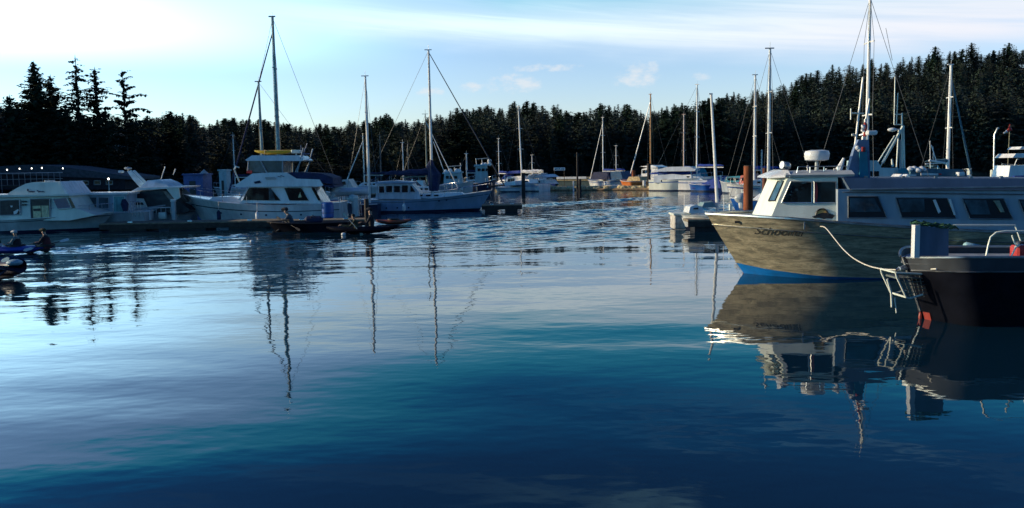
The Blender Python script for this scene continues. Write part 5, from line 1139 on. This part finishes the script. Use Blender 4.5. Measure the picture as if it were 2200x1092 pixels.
MB().box(fd2.x(1270, 0, 395), fd2.x(1330, 0, 395), -.15, 0, .5, 1.5).build('bull_rail', mat('warm_planks', (.42, .28, .12), .8), fd2.e)
sg_ = Fr(1202, 400, 0, 'dock_sign', 'small white signboard with dark lettering above the middle dock', 'sign', Y=112)
(x0, z0), (x1, z1) = sg_.L(1190, 367), sg_.L(1214, 360); MB().box(x0, x1, -.03, .03, z0, z1, .01).build('board', WHITE, sg_.e)
q = MB(); q.tube([(x0+.1, .06, -.3), (x0+.1, .06, z1-.02)], .04, 5); q.tube([(x1-.1, .06, -.3), (x1-.1, .06, z1-.02)], .04, 5); q.build('posts', DWOOD, sg_.e)
q = MB(); w_ = (x1-x0)
for i in range(7): 
    xx = x0+w_*(.1+i*.118); hh_ = (z1-z0)
    if i == 4: continue
    q.box(xx, xx+w_*.022, -.036, -.03, z0+hh_*.25, z0+hh_*.75); q.box(xx+.022*w_, xx+w_*.07, -.036, -.03, z0+hh_*(.62 if i % 2 else .25), z0+hh_*(.75 if i % 2 else .4)); 
    if i % 3 == 0: q.box(xx+w_*.05, xx+w_*.075, -.0365, -.03, z0+hh_*.3, z0+hh_*.7)
q.build('lettering', BLACK, sg_.e)
def piling(px, top, Y, r, m, label, cap=None, z0=-1.2):
    p_ = pt(px, top, Y); e = empty('piling', (p_.x, Y, 0), 0, label, 'piling'); q = MB(); q.tube([(0, 0, z0), (0, 0, p_.z*.5), (0, 0, p_.z)], [r, r, r*.98], 14); q.build('shaft', m, e)
    q = MB(); q.tube([(0, 0, p_.z-.0), (0, 0, p_.z+.02)], r*.9, 14); q.build('cap', cap or DWOOD, e); return e
piling(1608, 357, 27, .15, RUST, 'rusty steel piling standing behind the water taxi bow')
piling(1643, 362, 44, .16, RUST, 'dark brown piling just right of the rusty piling')
piling(1637, 322, 36, .035, GREYW, 'thin pale pole between the rusty and the brown piling')
piling(1124, 372, 93, .2, DWOOD, 'black piling in front of the leaning sloop'); piling(1240, 328, 94, .10, DWOOD, 'thin dark piling right of the white sign', z0=-1); piling(1246, 386, 93.5, .15, DWOOD, 'short black piling under the thin dark one')
piling(1394, 352, 93, .2, DWOOD, 'black piling in front of the varnished mast'); piling(1361, 366, 97, .2, RUST, 'reddish piling in front of the orange hull'); piling(1232, 389, 92, .08, WHITE, 'white dock post beside the short black piling'); piling(1384, 388, 92.5, .17, WHITE, 'white dock post left of the cream yacht stern')
power('white launch with sky-blue awning at the left end of the log dock', 1090, 409, (1063, 1066, 1118), [(1084, 397), (1088, 380), (1122, 378), (1122, 397)], [(1086, 374), (1092, 368), (1124, 366), (1126, 371)], [[(1092, 384), (1104, 383), (1104, 390), (1090, 391)]], canvas=BLUE, fz=.75)
power('small white speedboat with crumpled cover beside the blue-awning launch', 1092, 412, (1063, 1068, 1124), [(1070, 401), (1078, 394), (1104, 389), (1108, 398)], None, [], fz=.5, cm=WHITE)
power('navy-hulled launch with white deck gear behind the log dock', 1160, 408, (1186, 1180, 1128), [(1130, 398), (1138, 388), (1168, 386), (1176, 396)], [(1124, 386), (1140, 378), (1165, 375), (1175, 381), (1160, 382)], [[(1142, 390), (1160, 389), (1160, 393), (1142, 394)]], hm=NAVYP, fz=.8)
power('workboat under dark blue tarpaulin, left of the two at the middle dock', 1290, 402, (1265, 1268, 1312), [(1268, 386), (1274, 370), (1306, 371), (1310, 386)], None, [], fz=.8, cm=NAVY, rail=False)
power('workboat under teal-blue tarpaulin, right of the two at the middle dock', 1325, 402, (1340, 1338, 1300), [(1308, 386), (1311, 369), (1332, 368), (1338, 386)], None, [], fz=.8, cm=mat('blue_teal_canvas', (.02, .08, .17), .8), rail=False)
power('silver skiff moored alongside the log breakwater', 1316, 411, (1300, 1303, 1334), None, None, [], hm=ALU, fz=.55, rail=False, B=.9, Y=94)
power('orange-hulled launch sunlit at the right end of the middle dock', 1358, 406, (1334, 1338, 1384), [(1346, 389), (1350, 380), (1372, 380), (1376, 389)], None, [], hm=ORANGE, cm=PLANK, fz=.9, rail=False)
power('white launch with tall square cabin left of the varnished mast', 1386, 403, (1372, 1374, 1420), [(1376, 388), (1378, 364), (1398, 358), (1412, 362), (1414, 388)], [(1374, 358), (1400, 355), (1414, 360), (1400, 361)], [[(1380, 366), (1386, 365), (1386, 372), (1380, 373)], [(1389, 365), (1396, 364), (1396, 371), (1389, 372)]], fz=.9)
power('big cream motor yacht with dark wraparound windows in the centre right', 1440, 410, (1552, 1542, 1397), [(1404, 393), (1404, 378), (1444, 374), (1500, 380), (1520, 393)], [(1400, 369), (1432, 359), (1480, 358), (1494, 364), (1492, 368)], [[(1428, 366), (1440, 361), (1446, 361), (1446, 366)], [(1449, 361), (1470, 360), (1466, 367), (1448, 367)], [(1420, 386), (1432, 385), (1432, 390), (1420, 391)], [(1453, 388), (1465, 388), (1465, 391), (1453, 391)]], fz=1.25, hm=CREAM, cm=WHITE, yaw=-24, full=.6)
cb = Fr(1450, 408, -24, 'sail_cover', 'long royal blue sail cover lying along the cream motor yacht', 'sail cover', Y=88); cover(cb, cb.x(1500, 0, 373), cb.x(1396, 0, 373), cb.L(1450, 373)[1], .5, BLUE, name='canvas')
power('boat shrouded in bright blue canvas, right of the cream motor yacht', 1520, 411, (1480, 1484, 1549), [(1482, 405), (1500, 398), (1530, 385), (1534, 380), (1541, 380), (1548, 405)], None, [], fz=.7, cm=BLUE, hm=BLUEP, rail=False)
tq = Fr(1508, 405, 0, 'canvas_tent', 'rounded teal canvas tent over a boat cockpit behind the blue-shrouded boat', 'boat cover', Y=98); tp = tq.poly([(1497, 392), (1497, 362), (1503, 356), (1510, 357), (1517, 366), (1521, 378), (1522, 392)]); MB().prism(tp, 0, 2.0).build('canvas', TEAL, tq.e)
tq.pane([(1500, 373), (1505, 371), (1507, 383), (1500, 384)], -.01, WHITE, 'window')
power('grey-blue launch behind the bright blue shrouded boat', 1570, 415, (1548, 1552, 1605), [(1556, 392), (1560, 380), (1590, 378), (1600, 392)], None, [[(1564, 383), (1585, 382), (1586, 387), (1564, 388)]], fz=1.0, hm=mat('grey_blue_paint', (.34, .40, .46)), cm=TEAL)
power('boat with red and white bow left of the rusty piling', 1598, 419, (1584, 1586, 1640), [(1586, 402), (1590, 378), (1606, 374), (1612, 402)], None, [[(1594, 382), (1602, 381), (1602, 388), (1594, 389)]], fz=.9, hm=WHITE, cm=mat('faded_red_paint', (.55, .12, .08), .5), rail=False)
# seiners left of centre
def seiner(label, px, wl, x0, x1, top, hm, seed, Y):
    fr, at = power(label, px, wl, (x1, x1-4, x0), [(x0+8, wl-16), (x0+10, top+18), (lerp(x0, x1, .62), top+16), (lerp(x0, x1, .68), wl-16)], [(x0+6, top+18), (x0+7, top+14), (lerp(x0, x1, .66), top+13), (lerp(x0, x1, .66), top+16)], [[(x0+14+i*9, top+22), (x0+20+i*9, top+22), (x0+20+i*9, top+28), (x0+14+i*9, top+28)] for i in range(3)], fz=1.3, Y=Y, hm=hm, cm=LB, name='fishing_boat')
    q = MB(); rn = random.Random(seed); c = lerp(x0, x1, .45)
    for k in range(3): a_, b_ = fr.L(c-12+k*12, top+16), fr.L(c-14+k*13, top-6+rn.random()*10); q.tube([(a_[0], 0, a_[1]), (b_[0], 0, b_[1])], .04, 5)
    a_, b_ = fr.L(c-14, top+2), fr.L(c+14, top); q.tube([(a_[0], 0, a_[1]), (b_[0], 0, b_[1])], .035, 5); q.build('gantry', GREYW, fr.e)
    for k in range(4): x, z = fr.L(x0+10+rn.random()*(x1-x0)*.6, top+6+rn.random()*9, -.8); q = MB(); q.ell((x, -.9, z), (.2, .15, .22), 8, 6); q.build('buoy', WHITE, fr.e)
    return fr
seiner('white seiner with crowded foredeck behind the motorsailer bow', 985, 424, 944, 1018, 356, GREYW, 2, 80)
seiner('dark-hulled seiner with white crosstree mast right of the white seiner', 1030, 419, 1012, 1066, 340, NAVYP, 5, 86)
power('white fishing launch crowded behind the motorsailer wheelhouse', 905, 424, (942, 938, 880), [(884, 412), (886, 390), (908, 388), (912, 412)], None, [[(890, 396), (898, 395), (898, 402), (890, 403)]], fz=.9, Y=78)
power('small white dinghy behind the hauled-up tender', 740, 432, (700, 704, 790), [(720, 405), (722, 388), (748, 385), (760, 405)], None, [[(726, 391), (742, 390), (743, 397), (726, 398)]], fz=.9, Y=68, hm=GREYW, cm=GREYW)
dock(700, 960, 426, 2.4, .42, 'distant dock running behind the motorsailer')
# ================================================================== PONTOON BOAT behind the taxi bow
PB_ = Fr(1500, 493, 0, 'runabout', 'white runabout at a pale float just left of the water taxi bow', 'motor boat')
at, st, ho = hull(PB_, WHITE, PB_.x(1462, 0, 452), .62, PB_.x(1474, 0, 485), PB_.x(1665, 0, 460), .62, 1.0, sag=.02, deck=GREYW, boot=NAVYP, full=.35)
MB().prism(PB_.poly([(1480, 458), (1484, 445), (1496, 441), (1510, 445), (1514, 458)], -.6), -.6, .6, .15).build('console', WHITE, PB_.e); PB_.pane([(1490, 447), (1500, 446), (1500, 450), (1489, 450)], -.61, DK, 'console_window')
MB().prism(PB_.poly([(1508, 446), (1514, 436), (1534, 434), (1540, 446)], -.5), -.5, .5, .1).build('canopy', mat('grey_teal_canvas', (.16, .25, .27), .7), PB_.e)
q = MB(); x, z = PB_.L(1569, 452, -.6)
q.tube([(x, -.6, .55), (x, -.6, z+.25)], [.05, .07], 6); q.build('fender_post', CREAM, PB_.e)
q = MB(); x, z = PB_.L(1592, 426, -.4); q.ell((x, -.4, z), (.28, .2, .22), 10, 8); q.tube([(x, -.4, z-.1), (x+.1, -.4, .3)], [.13, .09], 8); q.build('outboard_cowl', mat('grey_white_cowl', (.5, .53, .52), .35), PB_.e)
q = MB(); p_, r_ = PB_.L(1541, 440, 0), PB_.L(1528, 203, 0); q.tube([(p_[0], 0, .5), (p_[0], 0, p_[1]), (r_[0], 0, r_[1])], [.07, .07, .05], 8); q.tube([(r_[0]-.1, 0, r_[1]+.02), (r_[0]+.06, 0, r_[1]+.02)], .03, 5); q.build('mast', SPAR, PB_.e)
q = MB(); 
for px in (1470, 1500, 1555): p_ = PB_.L(px, 420, .5); q.tube([(p_[0], .5, .5), (p_[0], .5, p_[1])], .012, 4)
q.build('aerials', SPAR, PB_.e)
fl = Fr(1462, 496, 0, 'mooring_float', 'pale weathered float block at the runabout bow', 'float', Y=36.5)
MB().box(fl.x(1447, 0, 480), fl.x(1478, 0, 480), -.2, .8, .02, .62, .04).build('block', mat('pale_float', (.5, .47, .42), .8, var=.4, scale=5), fl.e); MB().box(fl.x(1445, 0, 480), fl.x(1482, 0, 480), -.25, .9, .6, .68, .01).build('top', CREAM, fl.e)
dk_ = dock(1478, 1680, 497, 1.0, .5, 'dark low float under the runabout beside the taxi bow')
# ================================================================== PEOPLE
def skin_mesh(name, pts, edges, radii, m, parent, sub=1, root=0):
    me_ = bpy.data.meshes.new(name); me_.from_pydata(pts, edges, []); o_ = bpy.data.objects.new(name, me_); COL.objects.link(o_)
    md = o_.modifiers.new('skin', 'SKIN'); md.use_smooth_shade = True
    for i, r_ in enumerate(radii):
        v_ = me_.skin_vertices[0].data[i]; v_.radius = (r_, r_) if not isinstance(r_, tuple) else r_; v_.use_root = (i == root)
    s_ = o_.modifiers.new('sub', 'SUBSURF'); s_.levels = s_.render_levels = sub
    dg = bpy.context.evaluated_depsgraph_get(); dg.update(); me2 = bpy.data.meshes.new_from_object(o_.evaluated_get(dg)); o_.modifiers.clear(); o_.data = me2; bpy.data.meshes.remove(me_)
    for q_ in (m if isinstance(m, (list, tuple)) else [m]): me2.materials.append(q_)
    me2.shade_smooth(); o_.parent = parent; return o_
def person(loc, yaw, label, jacket, hat, vest=None, lean=.12, armr=.45, arml=.35, scale=1.0, stand=False, turn=0.0, spread=.28):
    """seated (or standing) figure facing local +x; hips at local origin"""
    e = empty('person', loc, yaw, label, 'person'); e.scale = (scale,)*3
    sh = (math.sin(lean)*.5, 0, .5*math.cos(lean)+.05); ht = (sh[0]+math.sin(lean)*.22+.02, turn*.03, sh[2]+.24)
    P = [(0, 0, 0), (sh[0]*.4, 0, .2), (sh[0]*.8, 0, sh[2]*.78), (sh[0], 0, sh[2]), (sh[0]+.02, 0, sh[2]+.09), (ht[0], ht[1], ht[2]-.06), (ht[0]+.01, ht[1], ht[2]+.04)]
    Rr = [(.15, .13), (.145, .12), (.17, .13), (.13, .09), .052, (.088, .078), (.08, .075)]; E = [(0, 1), (1, 2), (2, 3), (3, 4), (4, 5), (5, 6)]
    def chain(start, pts, rs):
        p_ = start
        for a_, r_ in zip(pts, rs): P.append(a_); Rr.append(r_); E.append((p_, len(P)-1)); p_ = len(P)-1
        return p_
    hands = []
    for sg, rc in ((1, arml), (-1, armr)):
        s0 = (sh[0], sg*.19, sh[2]-.02); el_ = (sh[0]+.10+rc*.15, sg*spread, sh[2]-.26); hn = (sh[0]+.18+rc*.6, sg*(spread-.05), sh[2]-.28+rc*.12)
        last_ = chain(3, [s0, el_, hn, (hn[0]+.08, hn[1], hn[2]-.01)], [.062, .046, .03, (.036, .02)]); hands.append((hn, sg, last_))
        for k in range(4):   # fingers curled round the shaft
            L_ = (.036, .042, .04, .03)[k]; y0 = (k-1.5)*.019; b0 = (hn[0]+.10, hn[1]+y0, hn[2]-.005)
            chain(last_, [b0, (b0[0]+L_*.8, b0[1], b0[2]-.012), (b0[0]+L_*.7, b0[1], b0[2]-.042)], [.009, .008, .007])
        chain(last_, [(hn[0]+.05, hn[1]-sg*.035, hn[2]), (hn[0]+.085, hn[1]-sg*.045, hn[2]-.02)], [.010, .008])
    for sg in (1, -1):
        if stand: chain(0, [(0, sg*.09, -.05), (.03, sg*.11, -.44), (0, sg*.11, -.84), (.12, sg*.13, -.87)], [.10, .062, .042, .04])
        else: chain(0, [(.05, sg*.1, -.02), (.42, sg*.13, .10), (.74, sg*.12, -.12), (.86, sg*.13, -.08)], [.095, .062, .042, .038])
    b_ = skin_mesh('body', P, E, Rr, [jacket, SKIN, DARKC], e, 1)
    for pl in b_.data.polygons:
        c = pl.center
        if c.z > sh[2]+.08: pl.material_index = 1
        elif any((c-Vector(h_[0])).length < .15 and c.x > h_[0][0]+.0 for h_ in hands): pl.material_index = 1
        elif c.z < .02 or (not stand and c.x > .25 and c.z < .2): pl.material_index = 2
    q = MB(); fx = ht[0]+.078; q.loft([[(fx, ht[1]-.012, ht[2]-.03), (fx, ht[1]+.012, ht[2]-.03), (fx+.0, ht[1], ht[2]+.02)], [(fx+.022, ht[1]-.004, ht[2]-.026), (fx+.022, ht[1]+.004, ht[2]-.026), (fx+.006, ht[1], ht[2]+.01)]], cap=True); 
    for sg in (1, -1): q.ell((ht[0], ht[1]+sg*.078, ht[2]-.01), (.018, .01, .03), 6, 5)
    q.build('face', SKIN, e)
    q = MB()
    for sg in (1, -1): q.ell((ht[0]+.076, ht[1]+sg*.03, ht[2]+.015), (.008, .012, .007), 6, 4)
    q.tube([(ht[0]+.082, ht[1]-.022, ht[2]-.055), (ht[0]+.088, ht[1], ht[2]-.057), (ht[0]+.082, ht[1]+.022, ht[2]-.055)], .005, 4); q.build('features', HAIR, e)
    q = MB(); q.ell((ht[0]-.012, ht[1], ht[2]+.045), (.098, .092, .085), 10, 7); 
    if hat is not HAIR: q.tube([(ht[0]+.03, ht[1], ht[2]+.05), (ht[0]+.16, ht[1], ht[2]+.035)], [.085, .05], 8)
    q.build('hair' if hat is HAIR else 'cap', hat, e)
    if vest:
        q = MB(); q.loft([[((sh[0]*t)+(.155 if math.cos(a) > 0 else .15)*math.cos(a), .195*math.sin(a)*k, lerp(.06, sh[2]-.02, t)) for a in [i*math.pi/6 for i in range(12)]] for t, k in ((0, .95), (.3, 1), (.75, 1.05), (1, .75))]); q.build('life_vest', vest, e)
    return e
def paddle(p0, p1, label, m=BLACK, blade=WHITE, group=None):
    c = (p0+p1)/2; e = empty('paddle', c, 0, label, 'paddle', group); a_, b_ = p0-c, p1-c; MB().tube([a_, b_], .014, 6).build('shaft', m, e)
    d_ = (b_-a_).normalized()
    for p_, s_ in ((a_, -1), (b_, 1)):
        q = MB(); u = Vector((0, 0, 1)).cross(d_).normalized()*.0+d_.cross(Vector((0, 1, 0))).normalized(); pts = [p_-d_*s_*.02, p_+d_*s_*.08+u*.045, p_+d_*s_*.28+u*.05, p_+d_*s_*.34, p_+d_*s_*.28-u*.05, p_+d_*s_*.08-u*.045]
        n_ = Vector((0, .006, 0)); q.add([x_-n_ for x_ in pts]+[x_+n_ for x_ in pts], [list(range(6)), list(range(6, 12))[::-1]]+[[i, 6+i, 6+(i+1) % 6, (i+1) % 6] for i in range(6)]); q.build('blade', blade, e)
# tandem kayak gliding left
KB = mat('blue_kayak_plastic', (.015, .05, .30), .35, var=.15)
kc = gp(20, 546); k1 = empty('kayak', kc, R(2), 'long blue tandem kayak gliding left past the cream cabin boat', 'kayak')
Lk = (gp(142, 540).x-gp(-100, 552).x); kayak_hull(Lk, .75, .30, KB, k1, n=20)
q = MB(); 
for xx in (-.95, .25, 1.28): q.loft([[(xx+.34*k*math.cos(a), .24*k*math.sin(a), z_) for a in [i*math.pi/7 for i in range(14)]] for k, z_ in ((1, .26), (1, .33), (.88, .33), (.88, .24))], cap=False)
q.build('cockpit_rims', BLACK, k1)
def at_px(px, py, Y): v_ = pt(px, py, Y); return v_
def sitter(px, Y, head_py, label, jacket, hat, yaw=180, **kw):
    hp_ = pt(px, head_py, Y); z0 = .12; sc_ = (hp_.z-z0)/.84; return person((hp_.x, Y, z0), R(yaw), label, jacket, hat, scale=max(.8, min(1.15, sc_)), **kw)
sitter(100, kc.y, 494, 'paddler in dark jacket with cap in the stern seat of the tandem kayak', DARKC, OLIVE, vest=MAROON, lean=.15)
sitter(36, kc.y, 498, 'paddler with pale cap and dark vest in the middle of the tandem kayak', mat('grey_teal_cloth', (.16, .22, .22), .9), GREYW, vest=DARKC, lean=.1)
sitter(-6, kc.y, 508, 'dark-clad paddler cut by the left edge of the picture', DARKC, HAIR, vest=DARKC)
paddle(pt(72, 533, kc.y-.25), pt(128, 519, kc.y+.35), 'double-bladed paddle held by the stern paddler of the tandem kayak'); paddle(pt(8, 527, kc.y-.3), pt(52, 533, kc.y+.3), 'double-bladed paddle held by the paddler with the pale cap')
# dark inflatable entering at the lower left
ki = Fr(-30, 604, -4, 'inflatable_boat', 'dark inflatable boat with pale bow highlight entering at the lower left', 'dinghy')
q = MB(); pts = [(-2.2, -.55, .24), (-.2, -.55, .24), (.55, -.42, .30), (.98, 0, .40), (.55, .42, .30), (-.2, .55, .24), (-2.2, .55, .24)]; q.tube(pts, [.2, .21, .21, .2, .21, .21, .2], 12); q.build('tube', mat('dark_blue_hypalon', (.012, .02, .06), .45), ki.e)
q = MB(); q.box(-2.1, .5, -.42, .42, .04, .1); q.build('floor', DK, ki.e); q = MB(); q.ell((.93, -.14, .50), (.20, .2, .09), 10, 6); q.build('bow_highlight', mat('pale_teal_paint', (.30, .45, .50)), ki.e)  # highlight on the bow tube, put in as a pale teal shape
paddle(pt(-30, 575, ki.o.y+.4), pt(2, 562, ki.o.y+.2), 'paddle with pale teal blade sticking in at the left edge', blade=mat('pale_teal_paint', (.30, .45, .50)))
# skiff with men and the canoe group
sk_ = Fr(668, 497, 0, 'rowing_skiff', 'long low dark skiff with one man sitting forward, below the yacht', 'skiff')
at, st, ho = hull(sk_, mat('black_hull_paint', (.012, .012, .018)), sk_.x(574, 0, 480), .48, sk_.x(592, 0, 495), sk_.x(752, 0, 486), .42, .7, sag=.05, draft=.15, deck=DK, full=.4)
q = MB(); a_ = sk_.x(580, -.6, 480); b_ = sk_.x(620, -.6, 480); q.tube([(a_, -.3, .5), (b_, -.45, .56)], .03, 5); q.build('bow_line', DWOOD, sk_.e)
sitter(631, sk_.o.y, 441, 'man in dark jacket and cap bending forward at the oars of the dark skiff', mat('slate_cloth', (.07, .09, .11), .9), DARKC, lean=.45, armr=.7, arml=.6)
paddle(pt(604, 472, sk_.o.y-.3), pt(634, 489, sk_.o.y-.8), 'oar held by the man in the dark skiff', blade=DARKC)
q = sk_.x(722, -.5, 480); bg_ = empty('duffel_bag', sk_.o+Vector((sk_.x(674, -.2, 470), -.2, .4)), 0, 'navy duffel bag lying in the skiff stern', 'bag'); mb = MB(); mb.tube([(-.4, 0, .1), (-.3, 0, .14), (.3, 0, .14), (.4, 0, .1)], [.08, .17, .17, .08], 10); mb.build('sack', NAVY, bg_); mb = MB(); mb.tube([(-.15, -.12, .2), (0, -.14, .36), (.15, -.12, .2)], .015, 5); mb.build('handle', BLACK, bg_)
kc2 = gp(778, 503); k2 = empty('kayak', kc2, R(-3), 'black canoe carrying two people in dark clothes, in front of the dinghies', 'canoe'); kayak_hull(3.1, .8, .34, mat('black_hull_paint', (.012, .012, .018)), k2, n=16)
sitter(768, kc2.y-.15, 462, 'paddler with bare arms in the bow of the black canoe', OLIVE, HAIR, lean=.3, armr=.9, arml=.8)
sitter(798, kc2.y+.3, 450, 'taller paddler in black behind the bow paddler of the black canoe', DARKC, DARKC, lean=.05, armr=.4)
paddle(pt(748, 470, kc2.y-.5), pt(770, 495, kc2.y-.3), 'pale paddle dipping beside the black canoe bow', m=CREAM, blade=CREAM)
piling(787, 428, 39.6, .11, DWOOD, 'dark post standing behind the black canoe')
kc3 = gp(846, 483); k3 = empty('kayak', kc3, R(4), 'rust-red kayak floating empty right of the black canoe', 'kayak'); kayak_hull(1.75, .62, .26, mat('rust_red_plastic', (.24, .06, .025), .5), k3)
q = MB(); q.loft([[(.3*k*math.cos(a), .2*k*math.sin(a), z_) for a in [i*math.pi/6 for i in range(12)]] for k, z_ in ((1, .22), (1, .3), (.85, .3))]); q.build('cockpit_rim', BLACK, k3)
# small floats
by = gp(541, 521); e = empty('marker_buoy', by, 0, 'small white float on the water below the yacht', 'buoy'); q = MB(); q.ell((0, 0, .04), (.08, .06, .06), 10, 7); q.build('float', WHITE, e); q = MB(); q.tube([(0, 0, .09), (0, 0, .13)], .01, 5); q.build('ring', STEEL, e)
by = gp(738, 506); e = empty('marker_buoy', by, 0, 'white float beside the black canoe bow', 'buoy'); q = MB(); q.ell((0, 0, .05), (.10, .07, .07), 10, 7); q.build('float', WHITE, e); q = MB(); q.tube([(0, 0, .1), (0, 0, .14)], .01, 5); q.build('ring', STEEL, e)

# roof grab rail, side rail and a coiled line on the water taxi
q = MB(); z = rz+.24; xs_r = [T.x(p_, -1.0, 372) for p_ in (1712, 1740, 1770, 1800, 1822)]
q.tube([(xs_r[0], -.95, rz+.06), (xs_r[0]+.04, -.95, z)]+[(x_, -1.0, z) for x_ in xs_r[1:-1]]+[(xs_r[-1]-.04, -1.0, z), (xs_r[-1], -1.0, rz+.06)], .012, 5)
for x_ in xs_r[1:-1]: q.tube([(x_, -1.0, rz+.05), (x_, -1.0, z)], .01, 4)
q.build('grab_rail', STEEL, T.e)
q = MB(); pr_ = [T.L(p_, y_, yc-.06) for p_, y_ in ((1812, 413), (1900, 414), (2000, 415.5), (2100, 417), (2200, 418))]; q.tube([(a_, yc-.05, b_) for a_, b_ in pr_], .011, 5)
for a_, b_ in pr_: q.tube([(a_, yc-.0, b_), (a_, yc-.05, b_)], .01, 4)
q.build('hand_rail', ALU, T.e)
def line_between(a_, b_, sag, label, r=.014):
    pts = [a_.lerp(b_, i/10)-Vector((0, 0, sag*4*(i/10)*(1-i/10))) for i in range(11)]; o_ = MB().tube(pts, r, 5).build('mooring_line', ROPE); tag(o_, label, 'rope')
line_between(pt(399, 424, 46), pt(362, 487, 44), .25, 'pale bow line from the flybridge yacht down to the dark dock')
line_between(pt(1052, 413, 56), pt(1064, 452, 60), .1, 'bow line from the motorsailer to the dark dock stub')
line_between(pt(236, 459, 43.5), pt(262, 487, 44), .12, 'bow line from the cream cabin boat to the dark dock')
def hang_fender(px, py, Y, label, m=WHITE, l=.5):
    c = pt(px, py, Y); e = empty('fender', c, 0, label, 'fender'); q = MB(); q.tube([(0, 0, -l/2-.03), (0, 0, -l/2+.02), (0, 0, -l/2+.08), (0, 0, l/2-.08), (0, 0, l/2-.02), (0, 0, l/2+.05)], [.02, .07, .1, .1, .07, .02], 9); q.build('body', m, e); MB().tube([(0, 0, l/2+.03), (0, .05, l/2+.5)], .01, 4).build('lanyard', ROPE, e)
hang_fender(470, 464, 44.2, 'navy fender hanging near the flybridge yacht bow', NAVY); hang_fender(553, 467, 43.6, 'white fender hanging amidships on the flybridge yacht'); hang_fender(868, 446, 52.4, 'white fender hanging on the motorsailer side', l=.4)
def power_post(px, wl, label, Y):
    c = pt(px, 430, Y); e = empty('power_post', (c.x, Y, .35), 0, label, 'power post'); MB().box(-.1, .1, -.1, .1, 0, .95, .02).build('column', GREYW, e); MB().prism([(-.12, .95), (.12, .95), (.08, 1.08), (-.08, 1.08)], -.12, .12).build('cap', WHITE, e)
power_post(372, 0, 'grey dock power post between the express cruiser and the yacht bow', 44.4); power_post(765, 0, 'grey dock power post beside the hauled-up tender', 44.6)
def dock_box(px, Y, z, label, m=WHITE, w_=.6):
    c = pt(px, 430, Y); e = empty('dock_box', (c.x, Y, z), 0, label, 'dock box'); MB().box(-w_, w_, -.25, .25, 0, .42, .03).build('chest', m, e); MB().box(-w_-.03, w_+.03, -.28, .28, .42, .5, .03).build('lid', m, e)
dock_box(300, 44.6, .36, 'white dock box in front of the express cruiser'); dock_box(1295, 113.5, 1.15, 'white dock box on the pale plank dock'); dock_box(1345, 113.5, 1.15, 'blue dock box on the pale plank dock', BLUEP)
